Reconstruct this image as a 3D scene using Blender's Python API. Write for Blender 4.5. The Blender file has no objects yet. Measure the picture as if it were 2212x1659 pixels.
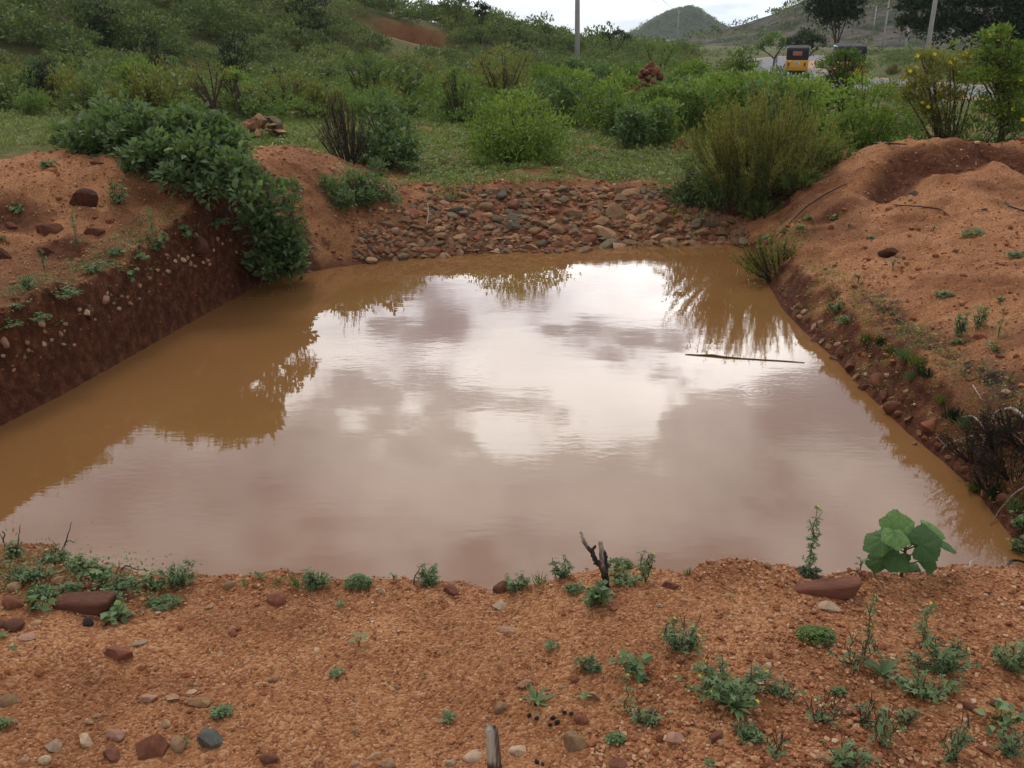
import bpy, bmesh, math, random
import numpy as np
from mathutils import Vector, Matrix

# ------------------------------------------------------------------ camera / world / sun
sc = bpy.context.scene
C = sc.collection
CAMZ = 2.5
PITCH = math.radians(21.35)
F = 1916.0            # focal length in "view pixels" (photo read at 2212 x 1659)
cam_d = bpy.data.cameras.new('camera')
cam = bpy.data.objects.new('camera', cam_d); C.objects.link(cam)
cam.location = (0, 0, CAMZ)
cam.rotation_euler = (math.pi/2 - PITCH, 0, 0)
cam_d.sensor_width = 36.0
cam_d.lens = 36.0*F/2212.0
cam_d.clip_start = 0.05
cam_d.clip_end = 6000
sc.camera = cam

SUN_EL, SUN_AZ = math.radians(57), math.radians(-25)      # azimuth from +Y towards +X
world = bpy.data.worlds.new('World'); sc.world = world; world.use_nodes = True
def build_world():
    nt = world.node_tree; N = nt.nodes; L = nt.links; N.clear()
    def n(t, **kw):
        o = N.new(t)
        for k, v in kw.items(): setattr(o, k, v)
        return o
    def m(op, a, b=None, c=None):
        o = n('ShaderNodeMath', operation=op)
        for i, v in enumerate((a, b, c)):
            if v is None: continue
            if isinstance(v, (int, float)): o.inputs[i].default_value = v
            else: L.new(v, o.inputs[i])
        return o.outputs[0]
    out = n('ShaderNodeOutputWorld')
    tc = n('ShaderNodeTexCoord')
    sep = n('ShaderNodeSeparateXYZ'); L.new(tc.outputs['Generated'], sep.inputs[0])
    x, y, z = sep.outputs
    sky = n('ShaderNodeTexSky', sky_type='NISHITA'); sky.sun_disc = False
    sky.sun_elevation = SUN_EL; sky.sun_rotation = SUN_AZ; sky.air_density = 1.2; sky.dust_density = 2.0
    bsky = n('ShaderNodeBackground'); bsky.inputs['Strength'].default_value = 0.12
    L.new(sky.outputs[0], bsky.inputs['Color'])
    # cloud sheet: direction projected on a plane high above
    den = m('ADD', m('MAXIMUM', z, 0.0), 0.22)
    px = m('DIVIDE', x, den); py = m('DIVIDE', y, den)
    cmb = n('ShaderNodeCombineXYZ'); L.new(px, cmb.inputs[0]); L.new(py, cmb.inputs[1])
    cmb.inputs[2].default_value = 8.8
    n1 = n('ShaderNodeTexNoise'); n1.inputs['Scale'].default_value = 1.9; n1.inputs['Detail'].default_value = 7
    n1.inputs['Roughness'].default_value = 0.52; n1.inputs['Distortion'].default_value = 0.25
    L.new(cmb.outputs[0], n1.inputs['Vector'])
    n2 = n('ShaderNodeTexNoise'); n2.inputs['Scale'].default_value = 5.5; n2.inputs['Detail'].default_value = 8
    L.new(cmb.outputs[0], n2.inputs['Vector'])
    nz = m('ADD', m('MULTIPLY', n1.outputs[0], 0.72), m('MULTIPLY', n2.outputs[0], 0.28))
    ramp = n('ShaderNodeValToRGB'); e = ramp.color_ramp.elements
    e[0].position = 0.41; e[0].color = (0.42, 0.41, 0.475, 1)
    e[1].position = 0.56; e[1].color = (1.0, 0.985, 0.955, 1)
    k = ramp.color_ramp.elements.new(0.48); k.color = (0.74, 0.74, 0.77, 1)
    L.new(nz, ramp.inputs[0])
    # cloud bank in front of the camera, lit from behind, with a ragged upper edge; dimmer overhead and behind
    el = m('ARCSINE', z); az = m('ARCTAN2', x, y)
    def ss(v, a, b): 
        r = n('ShaderNodeMapRange'); r.interpolation_type = 'SMOOTHSTEP'; L.new(v, r.inputs[0]); r.inputs[1].default_value = a; r.inputs[2].default_value = b; return r.outputs[0]
    ele = m('ADD', el, m('MULTIPLY', m('SUBTRACT', nz, 0.5), -1.3))
    g1 = m('MULTIPLY', ss(ele, 0.37, 0.31), ss(el, 0.03, 0.16))
    g2 = m('EXPONENT', m('MULTIPLY', m('POWER', m('ABSOLUTE', m('DIVIDE', m('SUBTRACT', az, 0.06), 0.55)), 2.0), -1.0))
    front = m('MULTIPLY', m('MULTIPLY', g1, g2), WORLD_FRONT)
    g3 = m('EXPONENT', m('MULTIPLY', m('POWER', m('ABSOLUTE', m('DIVIDE', m('SUBTRACT', el, 0.60), 0.45)), 2.0), -1.0))
    mid = m('MULTIPLY', m('MULTIPLY', g3, m('ADD', m('MULTIPLY', g2, .7), .3)), WORLD_MID)
    bright = m('ADD', m('ADD', m('ADD', front, mid), WORLD_BASE), m('MULTIPLY', ss(el, 0.16, 0.03), 0.95))
    lowc = n('ShaderNodeMix'); lowc.data_type = 'RGBA'; L.new(ss(el, 0.14, 0.05), lowc.inputs[0]); L.new(ramp.outputs[0], lowc.inputs[6]); lowc.inputs[7].default_value = (0.78, 0.88, 0.97, 1)
    lowm = n('ShaderNodeMix'); lowm.data_type = 'RGBA'; lowm.inputs[0].default_value = .6; L.new(ramp.outputs[0], lowm.inputs[6]); L.new(lowc.outputs[2], lowm.inputs[7])
    bc = n('ShaderNodeBackground'); L.new(lowm.outputs[2], bc.inputs['Color']); L.new(bright, bc.inputs['Strength'])
    # a few bluish gaps
    gap = n('ShaderNodeTexNoise'); gap.inputs['Scale'].default_value = 0.9; gap.inputs['Detail'].default_value = 4
    L.new(cmb.outputs[0], gap.inputs['Vector'])
    mr = n('ShaderNodeMapRange'); mr.inputs[1].default_value = 0.36; mr.inputs[2].default_value = 0.62
    mr.inputs[3].default_value = 0.45; mr.inputs[4].default_value = 1.0
    L.new(gap.outputs[0], mr.inputs[0])
    mix = n('ShaderNodeMixShader'); L.new(mr.outputs[0], mix.inputs[0])
    L.new(bsky.outputs[0], mix.inputs[1]); L.new(bc.outputs[0], mix.inputs[2])
    L.new(mix.outputs[0], out.inputs['Surface'])
WORLD_FRONT, WORLD_MID, WORLD_BASE = 2.9, 2.7, 0.72
build_world()

sun_d = bpy.data.lights.new('sun', 'SUN'); sun_d.energy = 1.3; sun_d.angle = math.radians(14)
sun_d.color = (1.0, 0.95, 0.88)
sun = bpy.data.objects.new('sun', sun_d); C.objects.link(sun)
sd_ = Vector((math.sin(SUN_AZ)*math.cos(SUN_EL), math.cos(SUN_AZ)*math.cos(SUN_EL), math.sin(SUN_EL)))
sun.rotation_euler = sd_.to_track_quat('Z', 'Y').to_euler()
sc.view_settings.view_transform = 'Standard'; sc.view_settings.look = 'None'
sc.view_settings.exposure = -0.20; sc.view_settings.gamma = 1.0
sc.view_settings.use_curve_mapping = False

# ------------------------------------------------------------------ noise
_rt = np.random.RandomState(7).rand(256, 256)
def vnoise(x, y, s=0):
    x = np.asarray(x, float) + 131.7*s + 1000; y = np.asarray(y, float) + 57.3*s + 1000
    ix = np.floor(x).astype(int); iy = np.floor(y).astype(int); fx = x-ix; fy = y-iy
    fx = fx*fx*(3-2*fx); fy = fy*fy*(3-2*fy)
    a = _rt[ix % 256, iy % 256]; b = _rt[(ix+1) % 256, iy % 256]
    c = _rt[ix % 256, (iy+1) % 256]; d = _rt[(ix+1) % 256, (iy+1) % 256]
    return (a*(1-fx)+b*fx)*(1-fy) + (c*(1-fx)+d*fx)*fy
def fbm(x, y, s=0, o=4):
    v = 0; a = 0.5; t = 0
    x = np.asarray(x, float); y = np.asarray(y, float)
    for i in range(o):
        v = v + a*vnoise(x*2**i, y*2**i, s+i*3); t += a; a *= 0.5
    return v/t - 0.5            # about -0.35..0.35
def sst(a, b, x):
    t = np.clip((x-a)/(b-a), 0, 1); return t*t*(3-2*t)

# ------------------------------------------------------------------ terrain
def unproj_z(px, py, z):
    """pixel -> point at height z"""
    a = PITCH + math.atan((py-829.5)/F)
    ly = -math.sin(0)  # unused
    dx = (px-1106)/F; dy = -(py-829.5)/F
    d = np.array([dx, math.cos(PITCH)+dy*math.sin(PITCH), -math.sin(PITCH)+dy*math.cos(PITCH)])
    t = (z-CAMZ)/d[2]
    return d[0]*t, d[1]*t
_shore = [(-30,935,6.5),(120,860,6.5),(290,765,6),(440,680,6),(560,615,5),(620,598,2.0),(720,578,.7),(850,563,.5),(1000,550,.42),(1150,540,.42),
          (1300,530,.42),(1450,522,.42),(1560,519,.5),(1625,545,1.1),(1652,600,1.5),(1690,668,1.5),(1735,715,1.5),(1800,772,1.5),
          (1872,850,1.5),(1960,935,1.5),(2040,1000,1.5),(2110,1065,1.5),(2185,1160,1.5)]
POND = []
for px, py, k in _shore:
    X, Y = unproj_z(px, py, 0.0); POND.append((X, Y, k))
POND += [(2.62, 3.5, 1.6), (2.3, 3.02, 1.9), (1.2, 2.93, 2.0), (0, 2.88, 2.0), (-1.2, 2.92, 2.0), (-2.4, 3.0, 2.0), (-3.6, 3.3, 2.5), (-4.2, 4.3, 5)]
PA = np.array(POND)
def pond_sd(x, y):
    best = np.full(x.shape, 1e9); kk = np.ones(x.shape); inside = np.zeros(x.shape, bool)
    n = len(PA)
    for i in range(n):
        x0, y0, k0 = PA[i]; x1, y1, k1 = PA[(i+1) % n]
        ex, ey = x1-x0, y1-y0
        t = np.clip(((x-x0)*ex+(y-y0)*ey)/(ex*ex+ey*ey), 0, 1)
        d = np.hypot(x-x0-t*ex, y-y0-t*ey)
        m = d < best; best = np.where(m, d, best); kk = np.where(m, k0+(k1-k0)*t, kk)
        c = ((y0 <= y) != (y1 <= y))
        xi = x0 + (y-y0)/(ey if abs(ey) > 1e-9 else 1e-9)*ex
        inside ^= (c & (x < xi))
    return np.where(inside, -best, best), kk
def polyd(x, y, pts):
    best = np.full(x.shape, 1e9); val = np.zeros(x.shape)
    for a, b in zip(pts[:-1], pts[1:]):
        ex, ey = b[0]-a[0], b[1]-a[1]
        t = np.clip(((x-a[0])*ex+(y-a[1])*ey)/(ex*ex+ey*ey), 0, 1)
        d = np.hypot(x-a[0]-t*ex, y-a[1]-t*ey)
        m = d < best; best = np.where(m, d, best); val = np.where(m, a[2]+(b[2]-a[2])*t, val)
    return best, val
RIDGE_L = [(-6.3, 4.6, .75), (-6.0, 7.0, .80), (-5.6, 8.6, .62), (-4.6, 9.2, .70), (-3.6, 9.6, .62), (-3.5, 10.8, .50), (-3.0, 12.4, .42), (-2.6, 13.2, .30)]
RIDGE_R = [(4.1, 12.6, .35), (4.9, 12.0, .50), (5.6, 11.7, .50), (6.8, 11.7, .42), (8.4, 11.4, .42), (10, 10.6, .4)]
ROAD = [(80, -4, .6), (62, 5, .6), (46, 13, .6), (32, 21, .58), (24, 27.5, .55), (19.8, 33, .52), (17.7, 40, .46), (17.6, 48, .36), (18.2, 58, .20), (20.6, 75, .08), (26, 95, 0), (34, 116, 0), (45, 138, 0), (64, 170, 0)]
def road_smooth():
    P = np.array(ROAD); out = []
    for i in range(1, len(P)-2):
        for t in np.linspace(0, 1, 8, endpoint=False):
            p0, p1, p2, p3 = P[i-1], P[i], P[i+1], P[i+2]
            out.append(.5*((2*p1)+(-p0+p2)*t+(2*p0-5*p1+4*p2-p3)*t*t+(-p0+3*p1-3*p2+p3)*t**3))
    out.append(P[-2]); return np.array(out)
RS = road_smooth()
TR = [(*unproj_z(px_, py_, 1.0), 0) for px_, py_ in ((1925, 376), (1970, 364), (2050, 370), (2140, 360), (2230, 374), (2340, 386))]
HOLES = [(3.75, 10.4, .22, .12), (3.35, 10.0, .16, .10), (-4.6, 8.0, .35, .10), (-3.9, 7.5, .3, .08)]
def H(x, y):
    x = np.asarray(x, float); y = np.asarray(y, float)
    shp = x.shape; x = x.ravel(); y = y.ravel()
    sd, k = pond_sd(x, y)
    near = (x*x+y*y) < 30*30
    B = np.full(x.shape, .60)
    zr = np.clip(.36+.24*(x-2.95), .25, .88)
    fr = sst(2.0, 3.0, x)*sst(13.0, 11.0, y); B = B*(1-fr)+zr*fr
    fl = sst(-1.6, -2.8, x)*sst(13.5, 11.5, y); B = B*(1-fl)+.70*fl
    fn = sst(3.9, 2.9, y); B = B*(1-fn)+(.885+.080*np.exp(-((x-.62)/.42)**2)+.075*np.exp(-((x+1.55)/.40)**2))*fn
    d, v = polyd(x, y, RIDGE_L); B = B + v*np.exp(-(d/1.25)**2)*sst(-1.5, -2.8, x)
    d, v = polyd(x, y, RIDGE_R); B = B + v*np.exp(-(d/1.1)**2)
    for hx, hy, r, dep in HOLES: B = B - dep*np.exp(-(((x-hx)/r)**2+((y-hy)/(r*.6))**2)**1.3)
    B = B + near*(.16*fbm(x*.8, y*.8, 1)*sst(2.6, 5, y) + (.07+.06*sst(3.5, 4.5, y))*fbm(x*2.4, y*2.4, 2) + (.035+.045*sst(3.5, 4.5, y))*fbm(x*9, y*9, 3, 4) + .012*fbm(x*40, y*40, 4, 2))
    dt_, _v = polyd(x, y, TR); B = B - .24*np.exp(-(dt_/(.24+.12*fbm(x*3, y*3, 51)*2))**2)
    # hills: left slope rising behind the plain
    s = np.maximum(0, -.7*(x+30)+.714*(y-26))
    s = np.maximum(0, s-7.5+.5*np.minimum(s, 7.5)*0); hl = (.215*s+.0065*s*s); hl = np.where(hl > 22, 22+.2*(hl-22), hl)
    hl = 1.12*hl*np.where(y > 68, np.exp(-((y-68)/15)**2), 1)*sst(60, 20, x)
    B = B + hl + sst(22, 45, y)*.8*fbm(x*.09, y*.09, 9)
    # red scar cut in the slope
    B = B - 1.5*np.exp(-(((x+7.3)/2.9)**2+((y-68.6)/1.5)**2)**2)
    # behind the camera, gentle
    dr, zr_ = polyd(x, y, [tuple(p) for p in RS[::4]]); w = sst(7.5, 4.2, dr); B = B*(1-w)+(zr_-.01)*w
    sdn = sd + near*(.20*fbm(x*2.2, y*2.2, 5)+.14*fbm(x*6, y*6, 6, 4))*np.clip(sd*4, 0, 1)
    prof = k*np.maximum(sdn, 0)+.05*near*fbm(x*12, y*12, 8, 3)*np.clip(sd*5, 0, 1)
    r = .06; h = np.clip(.5+.5*(B-prof)/r, 0, 1)
    z = B*(1-h)+prof*h - r*h*(1-h)
    z = np.where(sd < 0, -np.minimum(.8, -sd*np.minimum(k, 1.5)), np.where(sd > 12, B, z))
    return z.reshape(shp)
def Hs(x, y): return float(H(np.array([x]), np.array([y]))[0])
_ts = np.concatenate([np.arange(1.2, 18, .02), np.arange(18, 120, .15)])
def G(px, py, zoff=0.0):
    """point of the ground seen at a photo pixel, and metres per photo pixel there"""
    dx = (px-1106)/F; dy = -(py-829.5)/F
    d = np.array([dx, math.cos(PITCH)+dy*math.sin(PITCH), -math.sin(PITCH)+dy*math.cos(PITCH)])
    X = d[0]*_ts; Y = d[1]*_ts; Z = CAMZ+d[2]*_ts
    hh = np.maximum(H(X, Y), 0.0)
    idx = np.nonzero(Z < hh)[0]
    if len(idx) == 0: i = len(_ts)-1
    else: i = idx[0]
    t = _ts[i]
    if i > 0:
        a = Z[i-1]-hh[i-1]; b = hh[i]-Z[i]
        t = _ts[i-1]+(_ts[i]-_ts[i-1])*a/(a+b+1e-9)
    p = np.array([0, 0, CAMZ])+d*t
    return p, t/F
_G = G
def G(px, py, zoff=0.0):
    p, m = _G(px, py)
    if py > 1180 and 0 < px < 2160:
        while p[1] > 2.62 and py < 1300: py += 3; p, m = _G(px, py)
    return p, m
def S(px, py, Y):
    """point on the photo ray at distance Y in front of the camera"""
    dx = (px-1106)/F; dy = -(py-829.5)/F
    d = np.array([dx, math.cos(PITCH)+dy*math.sin(PITCH), -math.sin(PITCH)+dy*math.cos(PITCH)])
    t = Y/d[1]; return np.array([d[0]*t, Y, CAMZ+d[2]*t]), t/F

# ------------------------------------------------------------------ mesh + object helpers
class MB:
    def __init__(s): s.v = []; s.loops = []; s.sizes = []; s.n = 0; s.t = []
    def add(s, verts, faces, tint=0.5):
        verts = np.asarray(verts, float).reshape(-1, 3)
        for f in faces: s.loops.append(np.asarray(f, int)+s.n); s.sizes.append(np.array([len(f)]))
        s.v.append(verts); s.t.append(np.full(len(verts), tint) if np.isscalar(tint) else np.asarray(tint)); s.n += len(verts)
    def addn(s, verts, faces, tint):
        """verts (K,m,3); faces (f,q) template; tint (K,)"""
        K, m, _ = verts.shape; faces = np.asarray(faces)
        off = (np.arange(K)*m+s.n)[:, None, None]
        s.loops.append((faces[None]+off).ravel()); s.sizes.append(np.full(K*len(faces), faces.shape[1]))
        s.v.append(verts.reshape(-1, 3)); s.t.append(np.repeat(tint, m)); s.n += K*m
    def mesh(s, name, mat, smooth=True):
        me = bpy.data.meshes.new(name)
        if s.n == 0: return me
        v = np.concatenate(s.v); l = np.concatenate(s.loops); z = np.concatenate(s.sizes)
        me.vertices.add(len(v)); me.vertices.foreach_set('co', v.ravel().astype(np.float32))
        me.loops.add(len(l)); me.loops.foreach_set('vertex_index', l.astype(np.int32))
        me.polygons.add(len(z)); st = np.concatenate([[0], np.cumsum(z)[:-1]])
        me.polygons.foreach_set('loop_start', st.astype(np.int32))
        me.polygons.foreach_set('use_smooth', np.full(len(z), smooth))
        me.update(calc_edges=True)
        a = me.attributes.new('tint', 'FLOAT', 'POINT'); a.data.foreach_set('value', np.concatenate(s.t).astype(np.float32))
        if mat: me.materials.append(mat)
        return me
    def obj(s, name, mat, parent=None, smooth=True):
        return link(name, s.mesh(name, mat, smooth), parent)
def link(name, me, parent=None):
    o = bpy.data.objects.new(name, me); C.objects.link(o)
    if parent: o.parent = parent
    return o
def tag(o, label=None, cat=None, group=None, kind=None):
    if label: o['label'] = label
    if cat: o['category'] = cat
    if group: o['group'] = group
    if kind: o['kind'] = kind
    return o
def empty(name, loc, label, cat, group=None, rz=0.0, s=1.0):
    o = bpy.data.objects.new(name, None); C.objects.link(o); o.location = loc; o.rotation_euler = (0, 0, rz)
    o.scale = (s, s, s) if np.isscalar(s) else s; o.empty_display_size = .1
    return tag(o, label, cat, group)
def copy_tree(o, parent=None):
    c = o.copy(); C.objects.link(c); c.parent = parent
    for ch in o.children: copy_tree(ch, c)
    return c
def tube(mb, pts, rad, sides=5, tint=.5, cap=True):
    pts = np.asarray(pts, float); n = len(pts)
    rad = np.full(n, rad) if np.isscalar(rad) else np.interp(np.linspace(0, 1, n), np.linspace(0, 1, len(rad)), rad)
    tg = np.gradient(pts, axis=0); tg /= np.linalg.norm(tg, axis=1)[:, None]+1e-9
    up = np.array([0, 0, 1.]) if abs(tg[0][2]) < .9 else np.array([1., 0, 0])
    u = np.cross(tg, up); u /= np.linalg.norm(u, axis=1)[:, None]+1e-9; w = np.cross(tg, u)
    a = np.linspace(0, 2*np.pi, sides, endpoint=False)
    V = pts[:, None]+rad[:, None, None]*(u[:, None]*np.cos(a)[None, :, None]+w[:, None]*np.sin(a)[None, :, None])
    fs = [(i*sides+j, i*sides+(j+1) % sides, (i+1)*sides+(j+1) % sides, (i+1)*sides+j) for i in range(n-1) for j in range(sides)]
    if cap: fs += [tuple(range(sides))[::-1], tuple((n-1)*sides+j for j in range(sides))]
    mb.add(V.reshape(-1, 3), fs, tint)
def bez(p0, p1, p2, n=6):
    t = np.linspace(0, 1, n)[:, None]
    return (1-t)**2*np.array(p0)+2*t*(1-t)*np.array(p1)+t*t*np.array(p2)
def box(mb, x0, x1, y0, y1, z0, z1, tint=.5):
    v = [(x, y, z) for z in (z0, z1) for y in (y0, y1) for x in (x0, x1)]
    mb.add(v, [(0, 2, 3, 1), (4, 5, 7, 6), (0, 1, 5, 4), (2, 6, 7, 3), (0, 4, 6, 2), (1, 3, 7, 5)], tint)
def prism(mb, prof, x0, x1, tint=.5):
    n = len(prof); v = [(x0, p[0], p[1]) for p in prof]+[(x1, p[0], p[1]) for p in prof]
    fs = [tuple(range(n)), tuple(range(2*n-1, n-1, -1))]+[(i, i+n, (i+1) % n+n, (i+1) % n) for i in range(n)]
    mb.add(v, fs, tint)

LEAF = {   # (t along, s across, n up), faces
 'oval': (np.array([(0, 0, 0), (.5, 0, -.02), (1, 0, -.14), (.42, .5, .10), (.42, -.5, .10)]), [(0, 4, 2, 1), (0, 1, 2, 3)]),
 'lance': (np.array([(0, 0, 0), (.55, 0, .05), (1, 0, -.12), (.4, .5, .08), (.4, -.5, .08)]), [(0, 4, 2, 1), (0, 1, 2, 3)]),
 'blade': (np.array([(0, .5, 0), (0, -.5, 0), (.5, -.45, .10), (.5, .45, .10), (1, 0, -.05), (1, .02, -.05)]), [(0, 1, 2, 3), (3, 2, 4, 5)]),
 'card': (np.array([(0, 0, 0), (.5, -.5, .05), (1, 0, 0), (.5, .5, .05)]), [(0, 1, 2, 3)]),
}
def unit(v): return v/(np.linalg.norm(v, axis=-1, keepdims=True)+1e-9)
def leaves(mb, P, A, Nrm, L, asp, kind, tint):
    """P base, A axis, Nrm approx normal, L length (K,)"""
    T, Fc = LEAF[kind]
    A = unit(A); s = unit(np.cross(Nrm, A)); n = np.cross(A, s)
    L = np.broadcast_to(L, (len(P),))
    V = P[:, None]+L[:, None, None]*(T[None, :, 0:1]*A[:, None]+asp*T[None, :, 1:2]*s[:, None]+T[None, :, 2:3]*n[:, None])
    mb.addn(V, Fc, np.broadcast_to(tint, (len(P),)))
def rdir(rng, n):
    return unit(rng.normal(size=(n, 3)))
def lobed_leaves(mb, rng, lobes, n, L, asp, kind, upb=.35, shell=.45, zmin=None, t0=.5, tv=.5):
    lb = np.asarray(lobes, float); w = lb[:, 3]**2; w /= w.sum()
    i = rng.choice(len(lb), n, p=w); d = rdir(rng, n); d[:, 2] = np.where(rng.rand(n) < .72, np.abs(d[:, 2]), d[:, 2])
    r = lb[i, 3]*(1-shell*rng.rand(n)**1.6)*(1+.20*rng.normal(size=n)*1.0)
    P = lb[i, :3]+d*r[:, None]*np.array([1, 1, .85])
    A = unit(d*.8+rdir(rng, n)*.75+np.array([0, 0, upb])); Nr = unit(d*.5+rdir(rng, n)*.55+np.array([0, 0, .8]))
    tint = np.clip(t0+(rng.rand(n)-.5)*tv+ (rng.rand(len(lb))[i]-.5)*.5, 0, 1)
    if zmin is not None:
        k = P[:, 2] > zmin; P, A, Nr, tint = P[k], A[k], Nr[k], tint[k]
    leaves(mb, P, A, Nr, L*rng.uniform(.6, 1.25, len(P)), asp, kind, tint)

# ------------------------------------------------------------------ materials
def newmat(name):
    m = bpy.data.materials.new(name); m.use_nodes = True; nt = m.node_tree
    for x in list(nt.nodes): nt.nodes.remove(x)
    o = nt.nodes.new('ShaderNodeOutputMaterial'); b = nt.nodes.new('ShaderNodeBsdfPrincipled')
    nt.links.new(b.outputs[0], o.inputs[0]); return m, nt, b
def ramp(nt, fac, stops, interp='LINEAR'):
    r = nt.nodes.new('ShaderNodeValToRGB'); r.color_ramp.interpolation = interp
    e = r.color_ramp.elements
    while len(e) > 1: e.remove(e[-1])
    e[0].position = stops[0][0]; e[0].color = (*stops[0][1], 1)
    for p, c in stops[1:]: k = e.new(p); k.color = (*c, 1)
    nt.links.new(fac, r.inputs[0]); return r.outputs[0]
def noise(nt, vec, scale, detail=4, rough=.55, dist=0):
    n = nt.nodes.new('ShaderNodeTexNoise'); n.inputs['Scale'].default_value = scale; n.inputs['Detail'].default_value = detail
    n.inputs['Roughness'].default_value = rough; n.inputs['Distortion'].default_value = dist
    if vec is not None: nt.links.new(vec, n.inputs['Vector'])
    return n.outputs[0]
def mixc(nt, fac, a, b, mode='MIX'):
    n = nt.nodes.new('ShaderNodeMix'); n.data_type = 'RGBA'; n.blend_type = mode
    for sck, v in ((n.inputs[0], fac), (n.inputs[6], a), (n.inputs[7], b)):
        if isinstance(v, (int, float)): sck.default_value = v
        elif isinstance(v, tuple): sck.default_value = (*v, 1)
        else: nt.links.new(v, sck)
    return n.outputs[2]
def mth(nt, op, a, b=None, c=None):
    o = nt.nodes.new('ShaderNodeMath'); o.operation = op
    for i, v in enumerate((a, b, c)):
        if v is None: continue
        if isinstance(v, (int, float)): o.inputs[i].default_value = v
        else: nt.links.new(v, o.inputs[i])
    return o.outputs[0]
def attr(nt, name):
    a = nt.nodes.new('ShaderNodeAttribute'); a.attribute_name = name; return a.outputs['Fac']
def coord(nt, which='Object'):
    return nt.nodes.new('ShaderNodeTexCoord').outputs[which]
def bump(nt, b, h, strength, dist):
    n = nt.nodes.new('ShaderNodeBump'); n.inputs['Strength'].default_value = strength; n.inputs['Distance'].default_value = dist
    nt.links.new(h, n.inputs['Height']); nt.links.new(n.outputs[0], b.inputs['Normal']); return n
def leafmat(name, c0, c1, c2, rough=.55, trans=.34):
    m, nt, b = newmat(name)
    t = attr(nt, 'tint'); oi = nt.nodes.new('ShaderNodeObjectInfo')
    f = mth(nt, 'ADD', mth(nt, 'MULTIPLY', t, .8), mth(nt, 'MULTIPLY', oi.outputs['Random'], .2))
    col = ramp(nt, f, [(0, c0), (.5, c1), (1, c2)])
    nt.links.new(col, b.inputs['Base Color']); b.inputs['Roughness'].default_value = rough
    b.inputs['Specular IOR Level'].default_value = .25
    tr = nt.nodes.new('ShaderNodeBsdfTranslucent'); nt.links.new(mixc(nt, 1.0, col, (1.5, 1.6, .7), 'MULTIPLY'), tr.inputs[0])
    mx = nt.nodes.new('ShaderNodeMixShader'); mx.inputs[0].default_value = trans
    out = [n for n in nt.nodes if n.type == 'OUTPUT_MATERIAL'][0]
    nt.links.new(b.outputs[0], mx.inputs[1]); nt.links.new(tr.outputs[0], mx.inputs[2]); nt.links.new(mx.outputs[0], out.inputs[0])
    return m
def plain(name, c, rough=.7, var=.25, scale=8, metal=0, bmp=0.0):
    m, nt, b = newmat(name); v = coord(nt)
    nz = noise(nt, v, scale, 5)
    nt.links.new(ramp(nt, nz, [(.3, tuple(x*(1-var) for x in c)), (.7, tuple(min(1, x*(1+var)) for x in c))]), b.inputs['Base Color'])
    b.inputs['Roughness'].default_value = rough; b.inputs['Metallic'].default_value = metal
    if bmp: bump(nt, b, nz, bmp, .01)
    return m
def rockmat(name, c, var=.35, fleck=None, scale=9):
    m, nt, b = newmat(name); v = coord(nt); oi = nt.nodes.new('ShaderNodeObjectInfo')
    n1 = noise(nt, v, scale*.25, 5, .6, .3); n2 = noise(nt, v, scale*5, 4, .7)
    col = ramp(nt, n1, [(.3, tuple(x*(1-var) for x in c)), (.5, c), (.72, tuple(min(1, x*(1+var)) for x in c))])
    col = mixc(nt, mth(nt, 'MULTIPLY', n2, .55), col, tuple(x*.55 for x in c))
    if fleck: col = mixc(nt, ramp(nt, n2, [(.60, (0, 0, 0)), (.66, (1, 1, 1))]), col, fleck)
    br = mth(nt, 'ADD', .74, mth(nt, 'MULTIPLY', oi.outputs['Random'], .55))
    cb = nt.nodes.new('ShaderNodeCombineColor')
    for i in range(3): nt.links.new(br, cb.inputs[i])
    col = mixc(nt, 1.0, col, cb.outputs[0], 'MULTIPLY')
    nt.links.new(col, b.inputs['Base Color']); b.inputs['Roughness'].default_value = .82
    b.inputs['Specular IOR Level'].default_value = .3
    bump(nt, b, mth(nt, 'ADD', n2, mth(nt, 'MULTIPLY', n1, 2)), .5, .05)
    return m

M = {}
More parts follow.
